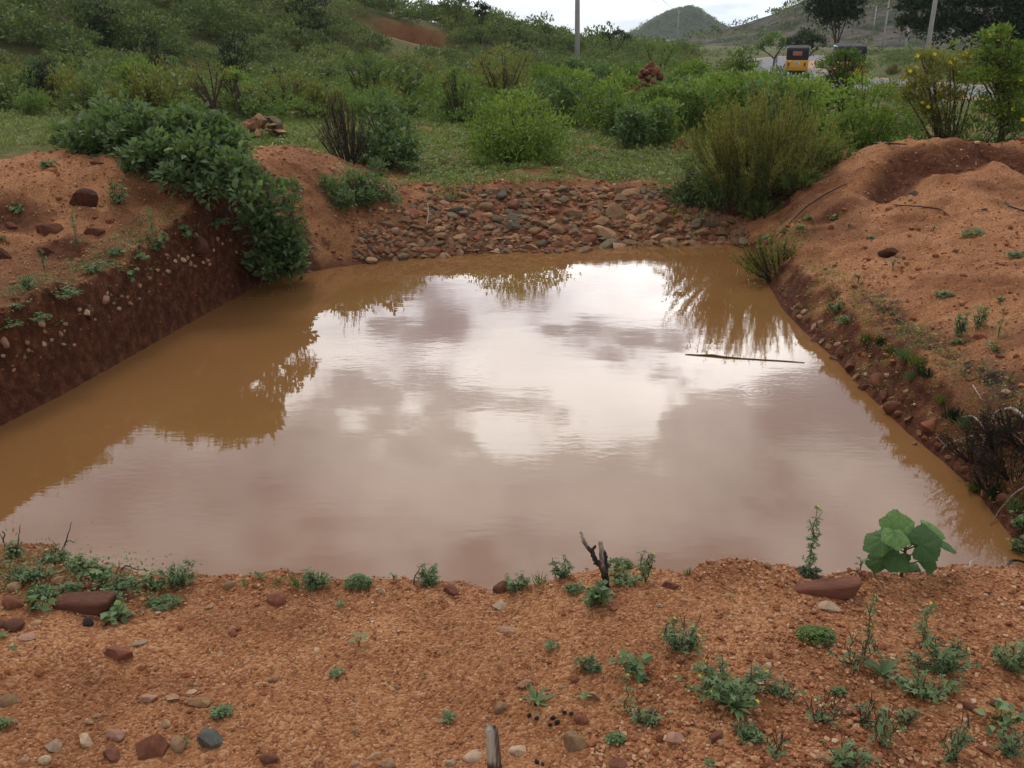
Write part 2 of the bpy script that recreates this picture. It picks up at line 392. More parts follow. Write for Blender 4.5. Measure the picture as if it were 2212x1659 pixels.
# ground
def groundmat():
    m, nt, b = newmat('red_soil'); v = coord(nt)
    vo = nt.nodes.new('ShaderNodeTexVoronoi'); vo.inputs['Scale'].default_value = 125; nt.links.new(v, vo.inputs['Vector'])
    vo2 = nt.nodes.new('ShaderNodeTexVoronoi'); vo2.inputs['Scale'].default_value = 48; nt.links.new(v, vo2.inputs['Vector'])
    sp = nt.nodes.new('ShaderNodeSeparateColor'); nt.links.new(vo.outputs['Color'], sp.inputs[0])
    grain = ramp(nt, sp.outputs[0], [(0, (.13, .042, .018)), (.25, (.29, .112, .045)), (.6, (.42, .19, .078)), (.85, (.52, .27, .125)), (1, (.60, .38, .22))])
    fine = ramp(nt, noise(nt, v, 5, 6, .6), [(.28, (.21, .072, .028)), (.5, (.335, .138, .056)), (.72, (.45, .21, .090))])
    n_big = noise(nt, v, 1.3, 5, .6, .4)
    col = mixc(nt, .55, fine, grain)
    dk = ramp(nt, n_big, [(.36, (.74, .68, .64)), (.47, (1.05, 1.04, 1.03)), (.60, (1.22, 1.26, 1.30))])
    col = mixc(nt, 1.0, col, dk, 'MULTIPLY')
    # moist, dark red cut bank; also the colour for shade painted into hollows
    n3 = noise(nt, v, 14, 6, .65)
    damp_shade = ramp(nt, n3, [(.3, (.050, .017, .008)), (.5, (.100, .034, .016)), (.72, (.21, .080, .040))])
    col = mixc(nt, attr(nt, 'damp_shade'), col, damp_shade)
    # ground cover stain below the small plants
    g = ramp(nt, noise(nt, v, 3.2, 7, .7), [(.34, (.20, .105, .045)), (.48, (.115, .12, .035)), (.62, (.06, .095, .025)), (.75, (.16, .15, .06))])
    col = mixc(nt, attr(nt, 'green'), col, g)
    blk = mth(nt, 'MULTIPLY', attr(nt, 'dark'), ramp(nt, noise(nt, v, 9, 6, .7), [(.40, (0, 0, 0)), (.56, (1, 1, 1))]))
    col = mixc(nt, blk, col, (.030, .022, .016))
    nt.links.new(col, b.inputs['Base Color']); b.inputs['Roughness'].default_value = .9; b.inputs['Specular IOR Level'].default_value = .2
    h = mth(nt, 'ADD', mth(nt, 'MULTIPLY', vo.outputs['Distance'], -.7), mth(nt, 'MULTIPLY', vo2.outputs['Distance'], -.5))
    h = mth(nt, 'ADD', h, mth(nt, 'MULTIPLY', noise(nt, v, 22, 6, .7), 1.6))
    h = mth(nt, 'ADD', h, mth(nt, 'MULTIPLY', noise(nt, v, 4.5, 8, .75), 3.0)); bump(nt, b, h, .9, .014)
    return m
M['ground'] = groundmat()
def watermat():
    m, nt, b = newmat('muddy_water'); v = coord(nt)
    n1 = noise(nt, v, .45, 4, .5, .6)
    col = ramp(nt, n1, [(.3, (.205, .098, .034)), (.7, (.245, .120, .044))])
    nt.links.new(col, b.inputs['Base Color']); b.inputs['Roughness'].default_value = .008; b.inputs['IOR'].default_value = 1.58
    mp = nt.nodes.new('ShaderNodeMapping'); mp.inputs['Scale'].default_value = (1.0, 2.6, 1); mp.inputs['Rotation'].default_value = (0, 0, .12)
    nt.links.new(v, mp.inputs[0])
    calm = ramp(nt, noise(nt, v, .55, 3, .5), [(.42, (.04, .04, .04)), (.62, (1, 1, 1))])
    w = mth(nt, 'MULTIPLY', noise(nt, mp.outputs[0], 9.0, 3, .5, .3), mth(nt, 'MULTIPLY', calm, .00055))
    w = mth(nt, 'ADD', w, mth(nt, 'MULTIPLY', noise(nt, mp.outputs[0], 1.6, 2, .5), .0008))
    for (cx, cy, r, am, wl) in RINGS:
        sub = nt.nodes.new('ShaderNodeVectorMath'); sub.operation = 'DISTANCE'; nt.links.new(v, sub.inputs[0]); sub.inputs[1].default_value = (cx, cy, 0)
        d = sub.outputs['Value']
        env = mth(nt, 'EXPONENT', mth(nt, 'MULTIPLY', mth(nt, 'POWER', mth(nt, 'DIVIDE', d, r), 2.0), -1.0))
        w = mth(nt, 'ADD', w, mth(nt, 'MULTIPLY', mth(nt, 'MULTIPLY', mth(nt, 'SINE', mth(nt, 'MULTIPLY', d, 6.283/wl)), env), am))
    bp = bump(nt, b, w, 1.0, 1.0)
    return m
RINGS = []
for (px, py, r, am, wl) in [(1640, 846, .16, .00012, .05), (830, 835, .22, .00006, .07)]:
    X, Y = unproj_z(px, py, 0); RINGS.append((X, Y, r, am*.55, wl))
M['water'] = watermat()
M['road'] = plain('worn_asphalt', (.165, .165, .175), .9, .25, 1.5)
M['shoulder'] = plain('road_shoulder_soil', (.40, .22, .13), .95, .2, 2)
# leaves
M['broad'] = leafmat('grey_green_broad_leaf', (.065, .105, .046), (.125, .190, .085), (.22, .30, .15))
M['bright'] = leafmat('bright_green_leaf', (.085, .135, .025), (.175, .26, .050), (.29, .38, .095), trans=.3)
M['green'] = leafmat('mid_green_leaf', (.062, .105, .028), (.120, .185, .050), (.21, .28, .085))
M['olive'] = leafmat('olive_leaf', (.095, .105, .030), (.18, .185, .052), (.29, .28, .09))
M['dark'] = leafmat('dark_leaf', (.016, .032, .012), (.032, .060, .021), (.065, .10, .034), trans=.15)
M['brown'] = leafmat('dry_brown_leaf', (.030, .022, .014), (.065, .045, .026), (.12, .085, .05), trans=.1)
M['hill'] = leafmat('hill_scrub_leaf', (.062, .092, .030), (.130, .175, .056), (.24, .27, .095), trans=.2)
M['herb'] = leafmat('herb_leaf', (.065, .110, .048), (.135, .205, .088), (.26, .34, .15), trans=.28)
M['cover'] = leafmat('ground_cover_leaf', (.085, .125, .032), (.175, .225, .060), (.30, .32, .11), trans=.25)
M['mallow'] = leafmat('velvety_leaf', (.030, .085, .030), (.058, .145, .045), (.16, .30, .09), .6, .2)
M['yellow'] = plain('yellow_petal', (.62, .50, .03), .6, .15)
M['purple'] = plain('purple_petal', (.28, .20, .45), .6, .15)
M['stem'] = plain('brown_stem', (.085, .052, .034), .85, .35, 12)
M['greenstem'] = plain('green_stem', (.10, .14, .045), .7, .3, 20)
M['deadwood'] = plain('dead_wood', (.035, .024, .020), .85, .5, 18, bmp=.4)
M['palewood'] = plain('pale_bleached_wood', (.36, .30, .23), .8, .35, 20, bmp=.3)
# rocks
M['r_tan'] = rockmat('tan_stone', (.44, .255, .135), .3)
M['r_rust'] = rockmat('rust_brown_stone', (.205, .078, .045), .3)
M['r_red'] = rockmat('red_brown_stone', (.29, .105, .055), .3)
M['r_brown'] = rockmat('earthy_brown_stone', (.30, .165, .080), .35)
M['r_olive'] = rockmat('olive_grey_stone', (.20, .150, .085), .35)
M['r_grey'] = rockmat('grey_stone', (.135, .112, .085), .35)
M['r_fleck'] = rockmat('white_flecked_grey_stone', (.135, .135, .115), .4, fleck=(.50, .50, .44), scale=6)
M['r_pale'] = rockmat('pale_cream_stone', (.60, .42, .27), .22)
M['r_pink'] = rockmat('pinkish_stone', (.50, .27, .18), .25)
M['r_black'] = rockmat('black_pellet', (.030, .028, .030), .3)
M['clod'] = rockmat('damp_dark_earth', (.13, .044, .022), .5, scale=16)
M['r_slate'] = rockmat('weathered_rock', (.27, .22, .18), .3, scale=1.2)

# ------------------------------------------------------------------ ground sheet
def axis(lo_far, lo, hi, hi_far, step, g, cap1=None, capd=0):
    a = list(np.arange(lo, hi, step)); s = step; x = a[-1]
    while x < hi_far:
        s *= g
        if cap1 and x < capd: s = min(s, cap1)
        x += s; a.append(x)
    s = step; x = lo; b = []
    while x > lo_far:
        s *= g
        if cap1 and x > -capd: s = min(s, cap1)
        x -= s; b.append(x)
    return np.array(b[::-1]+a)
def lodmask(x, y):
    sd, k = pond_sd(x, y); return sd, k
gx = axis(-1500, -5.2, 5.8, 1500, .036, 1.035, .7, 70)
gy = axis(-300, 1.3, 13.5, 2000, .036, 1.028, .6, 110)
def build_ground():
    X, Y = np.meshgrid(gx, gy); nx, ny = len(gx), len(gy)
    print('ground grid', nx, ny)
    Z = H(X, Y)
    sd, k = pond_sd(X.ravel(), Y.ravel()); sd = sd.reshape(X.shape); k = k.reshape(X.shape)
    v = np.stack([X, Y, Z], -1).reshape(-1, 3)
    i = np.arange(nx*ny).reshape(ny, nx)
    q = np.stack([i[:-1, :-1], i[:-1, 1:], i[1:, 1:], i[1:, :-1]], -1).reshape(-1, 4)
    me = bpy.data.meshes.new('ground')
    me.vertices.add(len(v)); me.vertices.foreach_set('co', v.ravel().astype(np.float32))
    me.loops.add(q.size); me.loops.foreach_set('vertex_index', q.ravel().astype(np.int32))
    me.polygons.add(len(q)); me.polygons.foreach_set('loop_start', (np.arange(len(q))*4).astype(np.int32))
    me.polygons.foreach_set('use_smooth', np.full(len(q), True)); me.update(calc_edges=True)
    gr = greenness(X, Y)
    dzx = np.gradient(Z, axis=1)/np.gradient(X, axis=1); dzy = np.gradient(Z, axis=0)/np.gradient(Y, axis=0)
    steep = np.hypot(dzx, dzy)
    nearp = sst(1.0, .2, sd)
    damp_shade = np.clip(sst(.75, 1.6, steep)*sst(2.2, .6, sd) + sst(.16, .0, Z)*sst(.6, .1, sd)*.85 + (sst(1.0, .7, sd)*sst(.5, .9, k)*sst(-.0, -.0, sd) if False else 0), 0, 1)
    # shade of the scooped hollows and trench painted dark; scars show dark red soil
    for hx, hy, r, dep in HOLES: damp_shade = np.maximum(damp_shade, .95*np.exp(-(((X-hx)/(r*1.0))**2+((Y-hy-.1)/(r*.62))**2)**2))
    dt_, _v = polyd(X.ravel(), (Y-.12).ravel(), TR); damp_shade = np.maximum(damp_shade, .95*np.exp(-(dt_.reshape(X.shape)/(.30+.25*fbm(X*3, Y*3, 53)))**4))
    damp_shade = np.maximum(damp_shade, .62*np.exp(-(((X+2.1)/.95)**2+((Y-11.4)/1.25)**2)**1.5)*(.7+1.2*fbm(X*2, Y*2, 83)))
    damp_shade = np.maximum(damp_shade, .75*np.exp(-(((X+7.3)/3.2)**2+((Y-69)/2.2)**2)**2))
    damp_shade = np.maximum(damp_shade, .55*sst(.02, .22, fbm(X*1.1, Y*1.1, 87))*sst(4, 5, Y)*sst(14, 12, Y))
    damp_shade = np.clip(damp_shade, 0, 1)
    damp_shade = np.where(sd < 0, .9, damp_shade)
    dd, _ = polyd(X.ravel(), Y.ravel(), DARKTRAIL); dark = np.exp(-(dd.reshape(X.shape)/.14)**2)
    for nm, arr in (('green', gr), ('damp_shade', damp_shade), ('dark', dark)):
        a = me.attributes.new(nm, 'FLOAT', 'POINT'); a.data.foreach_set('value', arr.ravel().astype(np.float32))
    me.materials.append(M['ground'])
    tag(link('ground', me), kind='structure')
def greenness(X, Y):
    sd, k = pond_sd(X.ravel(), Y.ravel()); sd = sd.reshape(X.shape)
    g = sst(12.0, 13.2, Y+.9*fbm(X*.9, Y*.9, 31))*sst(1.15, 1.7, sd)
    dl, _ = polyd(X.ravel(), Y.ravel(), RIDGE_L); dl = dl.reshape(X.shape)
    g *= sst(.7, 1.5, dl+.5*fbm(X, Y, 37))
    dr, _ = polyd(X.ravel(), Y.ravel(), RIDGE_R); g *= sst(.7, 1.3, dr.reshape(X.shape))
    patch = sst(-.02, .20, fbm(X*.55, Y*.55, 33)+.6*fbm(X*2.5, Y*2.5, 35)-.04*sst(14, 18, Y))
    g = g*(1-.65*patch*sst(40, 20, Y))
    # left plain behind the mound
    gl = sst(-5.0, -6.2, X)*sst(9.6, 11.2, Y)*sst(.9, 1.5, dl)*.75
    g = np.maximum(g, gl)
    g *= 1-.95*np.exp(-(((X+7.3)/3.2)**2+((Y-69)/2.6)**2)**2)
    return np.clip(g, 0, 1)
DARKTRAIL = []
for (px, py) in [(1880, 640), (1960, 715), (2030, 760), (2110, 810), (2215, 880), (2300, 940)]:
    p, _ = G(px, py); DARKTRAIL.append((p[0], p[1], 0))
build_ground()

# water
def build_water():
    mb = MB(); nx, ny = 30, 40; xs = np.linspace(-6, 4.6, nx); ys = np.linspace(2.2, 12.6, ny)
    X, Y = np.meshgrid(xs, ys); v = np.stack([X, Y, X*0], -1).reshape(-1, 3); i = np.arange(nx*ny).reshape(ny, nx)
    q = np.stack([i[:-1, :-1], i[:-1, 1:], i[1:, 1:], i[1:, :-1]], -1).reshape(-1, 4)
    mb.v.append(v); mb.loops.append(q.ravel()); mb.sizes.append(np.full(len(q), 4)); mb.t.append(np.zeros(len(v))); mb.n = len(v)
    tag(mb.obj('pond_water', M['water']), kind='structure')
build_water()

# road ribbon
def build_road():
    for nm, w, dz, mat in (('road_shoulder', 4.3, .012, 'shoulder'), ('road', 3.4, .03, 'road')):
        T = np.gradient(RS[:, :2], axis=0); T /= np.linalg.norm(T, axis=1)[:, None]; Nn = np.stack([-T[:, 1], T[:, 0]], 1)
        mb = MB(); k = 5; us = np.linspace(-w, w, k)
        V = []
        for p, n in zip(RS, Nn):
            for u in us: V.append((p[0]+n[0]*u, p[1]+n[1]*u, p[2]+dz+.04*(1-(u/w)**2)))
        fs = [(i*k+j, (i+1)*k+j, (i+1)*k+j+1, i*k+j+1) for i in range(len(RS)-1) for j in range(k-1)]
        mb.add(V, fs); tag(mb.obj(nm, M[mat]), kind='structure')
build_road()

# ------------------------------------------------------------------ far hills
def hillmat(name, c_rock, c_green, c_soil, sc_, thr):
    m, nt, b = newmat(name); v = coord(nt)
    n1 = noise(nt, v, sc_, 8, .68, .2); n2 = noise(nt, v, sc_*5, 6, .7)
    col = ramp(nt, n2, [(.35, tuple(x*.6 for x in c_rock)), (.52, c_rock), (.68, tuple(x*1.5 for x in c_rock))])
    col = mixc(nt, ramp(nt, n1, [(.5, (0, 0, 0)), (.6, (1, 1, 1))]), col, c_soil)
    col = mixc(nt, ramp(nt, noise(nt, v, sc_*2.2, 8, .75), [(thr-.05, (0, 0, 0)), (thr+.05, (1, 1, 1))]), col, c_green)
    nt.links.new(col, b.inputs['Base Color']); b.inputs['Roughness'].default_value = .95; b.inputs['Specular IOR Level'].default_value = .1
    bump(nt, b, mth(nt, 'ADD', n1, n2), .8, 1.5)
    return m
M['hill_far'] = hillmat('distant_hill_surface', (.09, .09, .065), (.034, .054, .030), (.12, .10, .065), .05, .42)
M['hill_rock'] = hillmat('rocky_hill_surface', (.125, .105, .088), (.038, .053, .025), (.155, .115, .085), .06, .52)
def build_hill(name, cx, cy, rx, ry, h, n, mat, seed, rough, gauss=True):
    us = np.linspace(-2.2, 2.2, n); U, V_ = np.meshgrid(us, us); R = np.hypot(U, V_)
    X = cx+U*rx; Y = cy+V_*ry
    Z = h*(np.exp(-R**2) if gauss else np.clip(1-R**1.5*.62, 0, 1))
    Z = Z*(1+rough*fbm(X/rx*3, Y/ry*3, seed, 6)*2)+rough*h*.12*fbm(X/rx*16, Y/ry*16, seed+5, 4)-1.2
    mb = MB(); i = np.arange(n*n).reshape(n, n)
    q = np.stack([i[:-1, :-1], i[:-1, 1:], i[1:, 1:], i[1:, :-1]], -1).reshape(-1, 4)
    mb.v.append(np.stack([X, Y, Z], -1).reshape(-1, 3)); mb.loops.append(q.ravel()); mb.sizes.append(np.full(len(q), 4)); mb.t.append(np.zeros(n*n)); mb.n = n*n
    tag(mb.obj(name, mat), kind='structure')
    return X, Y, Z
hf = build_hill('distant_hill', 161, 900, 42, 42, 28, 120, M['hill_far'], 50, .10)
hr = build_hill('rocky_hill', 138, 270, 58, 60, 33, 240, M['hill_rock'], 60, .16)
hr2 = build_hill('right_hill', 260, 330, 90, 90, 60, 160, M['hill_rock'], 70, .16)
#--PART2--
# ------------------------------------------------------------------ rocks
def rock_mesh(seed, flat=.7, planes=9, sub=3, rough=.05, round_=False):
    rng = np.random.RandomState(seed)
    bm = bmesh.new(); bmesh.ops.create_icosphere(bm, subdivisions=sub, radius=1)
    v = np.array([x.co[:] for x in bm.verts])
    for _ in range(planes):
        n = rdir(rng, 1)[0]; d = rng.uniform(.45, .80) if not round_ else rng.uniform(.70, .90)
        k = v@n-d; v = v-np.where(k > 0, k, 0)[:, None]*n*.97
    v /= np.abs(v[:, 0]).max(); v *= np.array([1, rng.uniform(.62, .88), flat*rng.uniform(.8, 1.1)])
    nn = unit(v); v += nn*(rough*2*fbm(v[:, 0]*2.3+seed, v[:, 1]*2.3+v[:, 2]*1.7, seed, 3)+rough*.6*fbm(v[:, 0]*8+seed, v[:, 1]*8+v[:, 2]*6, seed+2, 2))[:, None]
    v[:, :2] /= np.abs(v[:, 0]).max()
    for x, c in zip(bm.verts, v): x.co = c
    me = bpy.data.meshes.new('stone'); bm.to_mesh(me); bm.free()
    me.polygons.foreach_set('use_smooth', np.full(len(me.polygons), True))
    me.set_sharp_from_angle(angle=math.radians(32 if not round_ else 50)); me.materials.append(M['r_tan']); return me
def slab_mesh(seed):
    rng = np.random.RandomState(seed); bm = bmesh.new(); bmesh.ops.create_icosphere(bm, subdivisions=4, radius=1); v = np.array([x.co[:] for x in bm.verts])
    v = np.sign(v)*np.abs(v)**.42; v /= np.abs(v).max(); v[:, 2] *= 1+.28*v[:, 0]; v[:, 1] *= 1+.12*v[:, 0]; v[:, 2] += .22*v[:, 0]**2; v[:, 0] += .10*v[:, 2]+.06*v[:, 1]
    v += unit(v)*(.10*fbm(v[:, 0]*2+seed, v[:, 1]*2+v[:, 2], 5, 4))[:, None]+unit(v)*(.05*fbm(v[:, 0]*9+seed, v[:, 1]*4+v[:, 2]*5, 6, 3))[:, None]
    for x, c in zip(bm.verts, v): x.co = c
    me = bpy.data.meshes.new('stone'); bm.to_mesh(me); bm.free(); me.polygons.foreach_set('use_smooth', np.full(len(me.polygons), True)); me.materials.append(M['r_tan']); return me
ROCKS = {'slab': [slab_mesh(1), slab_mesh(8)], 'ang': [rock_mesh(100+i, .85, 13) for i in range(9)], 'round': [rock_mesh(200+i, .80, 12, round_=True) for i in range(7)],
         'flat': [rock_mesh(300+i, .42, 13) for i in range(6)], 'small': [rock_mesh(400+i, .8, 10, sub=2) for i in range(8)]}
def put_rock(loc, size, kind, mat, label, cat, group=None, rng=None, hs=1.0, rz=None, tilt=.2, name='stone', idx=None, ys=1.0):
    rng = rng or random
    me = ROCKS[kind][idx if idx is not None else rng.randrange(len(ROCKS[kind]))]
    label = ' '.join(label.split()[:16])
    if cat == 'stone' and 'pebble' in label: cat = 'pebble'; name = 'pebble'
    o = bpy.data.objects.new(name, me); C.objects.link(o)
    o.material_slots[0].link = 'OBJECT'; o.material_slots[0].material = M[mat]
    o.location = loc; o.rotation_euler = (rng.uniform(-tilt, tilt), rng.uniform(-tilt, tilt), rz if rz is not None else rng.uniform(0, 6.28))
    o.scale = (size/2, size/2*ys, size/2*hs)
    return tag(o, label, cat, group)
rg = random.Random(5)

# foreground stones: px, py, width px, kind, material, height scale, label
FS = [
 (172,1298,112,'slab','r_rust',.34,'big flat dark rust-brown stone among the weeds at lower left bank edge'),
 (125,1254,28,'round','r_tan',1,'rounded tan stone in the weeds just above the big flat rust-brown stone'),
 (29,1267,30,'round','r_tan',1,'tan stone in the weeds at the far left edge of the near bank'),
 (27,1302,42,'ang','r_red',1,'reddish stone at left edge beside the big flat rust-brown stone'),
 (193,1262,46,'round','r_red',.8,'reddish stone half hidden behind the big flat rust-brown stone'),
 (273,1286,34,'ang','r_rust',1,'squarish red-brown stone amid weeds right of the big flat stone'),
 (27,1350,44,'round','r_rust',.9,'dark red rounded stone near the left picture edge below the weeds'),
 (-2,1348,34,'round','r_rust',.9,'dark red stone cut by the left picture edge'),
 (189,1345,26,'round','r_black',1,'small black stone on gravel below the big flat rust-brown stone'),
 (75,1346,24,'round','r_tan',.8,'small tan stone right of the dark red rounded stone at left'),
 (60,1372,38,'flat','r_pink',1,'thin flat pale pink stone on gravel at left'),
 (299,1390,34,'flat','r_pale',1.2,'cream coloured flat pebble near the reddish wedge stone'),
 (253,1410,64,'flat','r_red',1.5,'reddish wedge-shaped stone half sunk in gravel at left'),
 (14,1513,56,'round','r_brown',.8,'brown boulder-like stone cut by left edge of the gravel'),
 (427,1515,54,'flat','r_brown',1.4,'round flat brown stone lying on the gravel at lower left'),
 (319,1507,38,'flat','r_pink',1.2,'oblong pinkish stone left of the round flat brown stone'),
 (372,1505,28,'flat','r_tan',1.2,'tan sliver of stone between the pinkish and the round flat brown stone'),
 (411,1478,20,'round','r_brown',1,'small brown pebble just above the round flat brown stone'),
 (414,1493,24,'flat','r_pale',1,'cream flat pebble touching the top of the round flat brown stone'),
 (354,1562,32,'ang','r_tan',1,'tan angular stone above the red-brown angular stone'),
 (209,1548,17,'round','r_tan',1,'small orange-tan pebble at lower left'),
 (192,1560,19,'ang','r_tan',1,'small tan stone beside the orange-tan pebble at lower left'),
 (115,1614,36,'ang','r_pale',1,'pale blocky stone near the bottom left corner'),
 (183,1597,38,'ang','r_pale',1,'pale rough stone right of the pale blocky stone at bottom left'),
 (246,1586,46,'flat','r_pink',1.4,'long pale pink stone above the dark red stone at bottom left'),
 (240,1630,50,'ang','r_rust',1,'dark red upright stone near bottom left'),
 (326,1619,74,'ang','r_red',1,'large red-brown angular stone at bottom left'),
 (382,1606,50,'round','r_tan',1,'rounded tan stone touching the large red-brown angular stone'),
 (451,1594,68,'ang','r_fleck',1,'grey stone flecked with white at lower left'),
 (579,1638,38,'round','r_rust',1,'dark brown rounded stone at the bottom edge left of centre'),
 (48,1645,26,'round','r_tan',1,'tan stone at the bottom left corner'),
 (97,1642,28,'round','r_pale',1,'pale stone at the bottom edge beside the tan corner stone'),
 (502,1368,24,'round','r_red',.8,'faint brown pebble sunk in the gravel left of centre'),
 (598,1295,44,'round','r_red',1,'reddish heart-shaped stone on the gravel near the bank lip'),
 (493,1263,26,'round','r_tan',1.1,'round tan stone on the bank lip against the water'),
 (589,1469,20,'round','r_tan',1,'small tan pebble alone on the gravel left of centre'),
 (451,1309,22,'flat','r_tan',1,'small tan flake near the bank lip at left'),
 (341,1324,13,'ang','r_pale',1,'tiny cream pebble below the lip weeds at left'),
 (823,1276,25,'ang','r_pale',1.3,'pale blocky stone standing on the bank lip in the middle'),
 (974,1274,42,'ang','r_rust',1,'dark red angular stone on the bank lip in the middle'),
 (1088,1269,48,'round','r_rust',.9,'rounded red-brown stone on the lip under a small green weed'),
 (1081,1309,34,'ang','r_pale',.9,'cream angular stone below the rounded red-brown lip stone'),
 (1093,1359,38,'flat','r_pink',1,'flat pinkish stone alone on the gravel at centre'),
 (684,1404,21,'round','r_pale',.8,'small pale pebble on the gravel left of the round-leaved seedling'),
 (856,1484,15,'round','r_tan',1,'tiny tan pebble in the middle of the gravel'),
 (1133,1476,36,'flat','r_tan',1.4,'tan slab stone above the narrow-leaved rosette'),
 (1083,1528,32,'round','r_tan',1,'pinkish tan stone left of the narrow-leaved rosette'),
 (811,1634,32,'round','r_tan',.8,'orange-tan oval stone at the bottom centre'),
 (839,1650,36,'round','r_tan',.8,'tan stone cut by the bottom edge at centre'),
 (1019,1636,42,'round','r_pale',.8,'cream oval stone left of the broken wooden stake'),
 (1119,1624,44,'ang','r_pale',.9,'pale tan stone right of the broken wooden stake'),
 (973,1650,22,'ang','r_pale',1.2,'pale upright pebble between two stones at the bottom centre'),
 (766,1651,20,'round','r_pink',1,'pink pebble at the bottom edge left of the orange-tan oval stone'),
 (769,1581,18,'round','r_brown',1,'small brown pebble in the gravel at lower centre'),
 (1391,1214,26,'round','r_tan',1,'tan round stone on the lip right of the burnt forked stick'),
 (1448,1264,38,'flat','r_red',1.5,'brick-red flat stone right of the burnt forked stick'),
 (1659,1215,17,'round','r_tan',1,'small tan stone perched on the lip left of the tall thin plant'),
 (1639,1246,22,'flat','r_tan',1.2,'small flat tan stone below the lip left of the tall thin plant'),
 (1539,1206,10,'round','r_pink',1,'tiny pink pebble perched on the highest part of the lip'),
 (1426,1308,13,'round','r_pale',1,'tiny pale pebble below the brick-red flat stone'),
 (1183,1489,16,'round','r_tan',1,'small tan pebble right of the tan slab stone'),
 (1214,1484,16,'round','r_pale',1,'small pale pebble, second right of the tan slab stone'),
 (1243,1469,20,'round','r_red',1,'small reddish stone above and right of the tan slab stone'),
 (1281,1503,38,'ang','r_brown',.9,'brownish-orange stone beside a small pale weed'),
 (1408,1536,30,'ang','r_tan',1.2,'tan upright stone behind a clover-leaved weed'),
 (1448,1539,14,'round','r_pale',1,'tiny cream pebble right of the tan upright stone'),
 (1254,1554,32,'round','r_red',1,'reddish stone right of the black droppings'),
 (1241,1605,54,'ang','r_tan',1.2,'tall tan-pink rough stone at the bottom right of centre'),
 (1463,1596,46,'ang','r_pink',.9,'pink quartz-like stone at the lower right of centre'),
 (1546,1591,42,'flat','r_rust',1.4,'dark red flat stone right of the pink quartz-like stone'),
 (1561,1604,24,'ang','r_tan',.9,'tan pebble in front of the dark red flat stone'),
 (1611,1609,18,'flat','r_tan',1,'small tan flake right of the dark red flat stone'),
 (1336,1648,44,'flat','r_rust',1.3,'dark reddish flat stone at the bottom edge right of centre'),
 (1776,1262,152,'slab','r_rust',.20,'long brick-red stone lying on the bank beside the big-leaved plant'),
 (1794,1312,48,'ang','r_pale',.8,'cream stone below the long brick-red stone'),
 (1768,1389,26,'flat','r_pale',1.3,'pale stone in front of a mat of small round leaves'),
 (2000,1262,22,'flat','r_tan',1,'small flat tan stone under the big-leaved plant'),
 (1834,1536,16,'round','r_pink',1,'small pink pebble between straggly weeds at right'),
 (1832,1566,15,'round','r_tan',1,'small tan pebble below the small pink pebble at right'),
 (1782,1637,38,'ang','r_tan',1,'tan stone among weeds at the bottom right'),
 (2092,1524,26,'round','r_rust',1,'dark red stone beneath the right weeds'),
 (2156,1518,34,'round','r_rust',.9,'larger dark red stone near the right picture edge'),
 (2036,1600,22,'round','r_red',1,'reddish pebble among the weeds in the lower right corner'),
 (2128,1620,32,'flat','r_red',1.5,'reddish flat stone in the lower right corner'),
 (2036,1534,13,'round','r_tan',1,'tiny tan pebble right of the straggly weeds at right'),
 # other banks
 (2123,727,34,'ang','r_red',.9,'angular red stone standing on the right sand slope beside feathery weeds'),
 (2066,541,16,'ang','r_red',.9,'small reddish block on the right slope near the frame edge'),
 (1973,417,26,'round','r_olive',.8,'olive-grey rounded stone below the hollow of the right mound'),
 (1968,431,12,'round','r_tan',.9,'small tan stone touching the olive-grey stone under the right mound'),
 (2128,452,14,'ang','r_grey',.9,'grey stone on the sand below the right mound'),
 (1923,545,46,'flat','clod',1.5,'dark earth clod with a flat top on the right slope'),
 (2176,846,22,'round','r_pink',.8,'pinkish stone beside the dark trail of litter on the right bank'),
 (177,428,74,'ang','clod',.9,'large dark clod of moist earth on the left mound'),
 (103,492,58,'ang','clod',.9,'dark clod of earth on the left mound, lower and left of the large clod'),
 (201,498,44,'flat','clod',1.4,'flat-topped dark clod beside the dark clods on the left mound'),
 (22,485,40,'flat','clod',1.3,'dark clod at the left picture edge on the mound'),
 (206,350,34,'flat','clod',1,'thin dark crust of earth at the top of the left mound'),
 (92,538,50,'flat','clod',1.2,'dark earth crust below the clods on the left mound'),
 (2,548,36,'ang','clod',1,'dark clod cut by the left picture edge above the cut bank'),
]
for (px, py, w, kind, mat, hs, lab) in FS:
    p, m = G(px, py+w*.16)
    sz = w*m*1.08
    clod = mat == 'clod'
    o = put_rock((p[0], p[1]+sz*.12, p[2]+sz*(.05 if kind != 'flat' else .05)*hs*(.9 if not clod else .6)), sz, kind, mat, lab, 'clod' if clod else 'stone', rng=rg, hs=hs, tilt=.14,
                 rz=(rg.uniform(-.15, .15) if w > 55 else rg.uniform(-.8, .8)), ys=(.30 if w > 140 else .42 if w > 100 else 1), idx=({152: 0, 112: 1}.get(w)), name='earth_clod' if clod else 'stone')
for (px, py) in [(1219,1541),(1234,1543),(1203,1563),(1194,1553),(1143,1548),(1159,1554),(1188,1568),(1134,1511),(1160,1503),(1157,1524),(1160,1648),(1172,1653)]:
    p, m = G(px, py); put_rock((p[0], p[1], p[2]+.004), 13*m*rg.uniform(.8, 1.2), 'round', 'r_black', 'small black round dropping on the gravel left of the reddish stone' if py < 1600 else 'small black round dropping at the bottom edge right of the stake',
                               'dropping', 'black droppings on the gravel', rng=rg, name='animal_dropping')

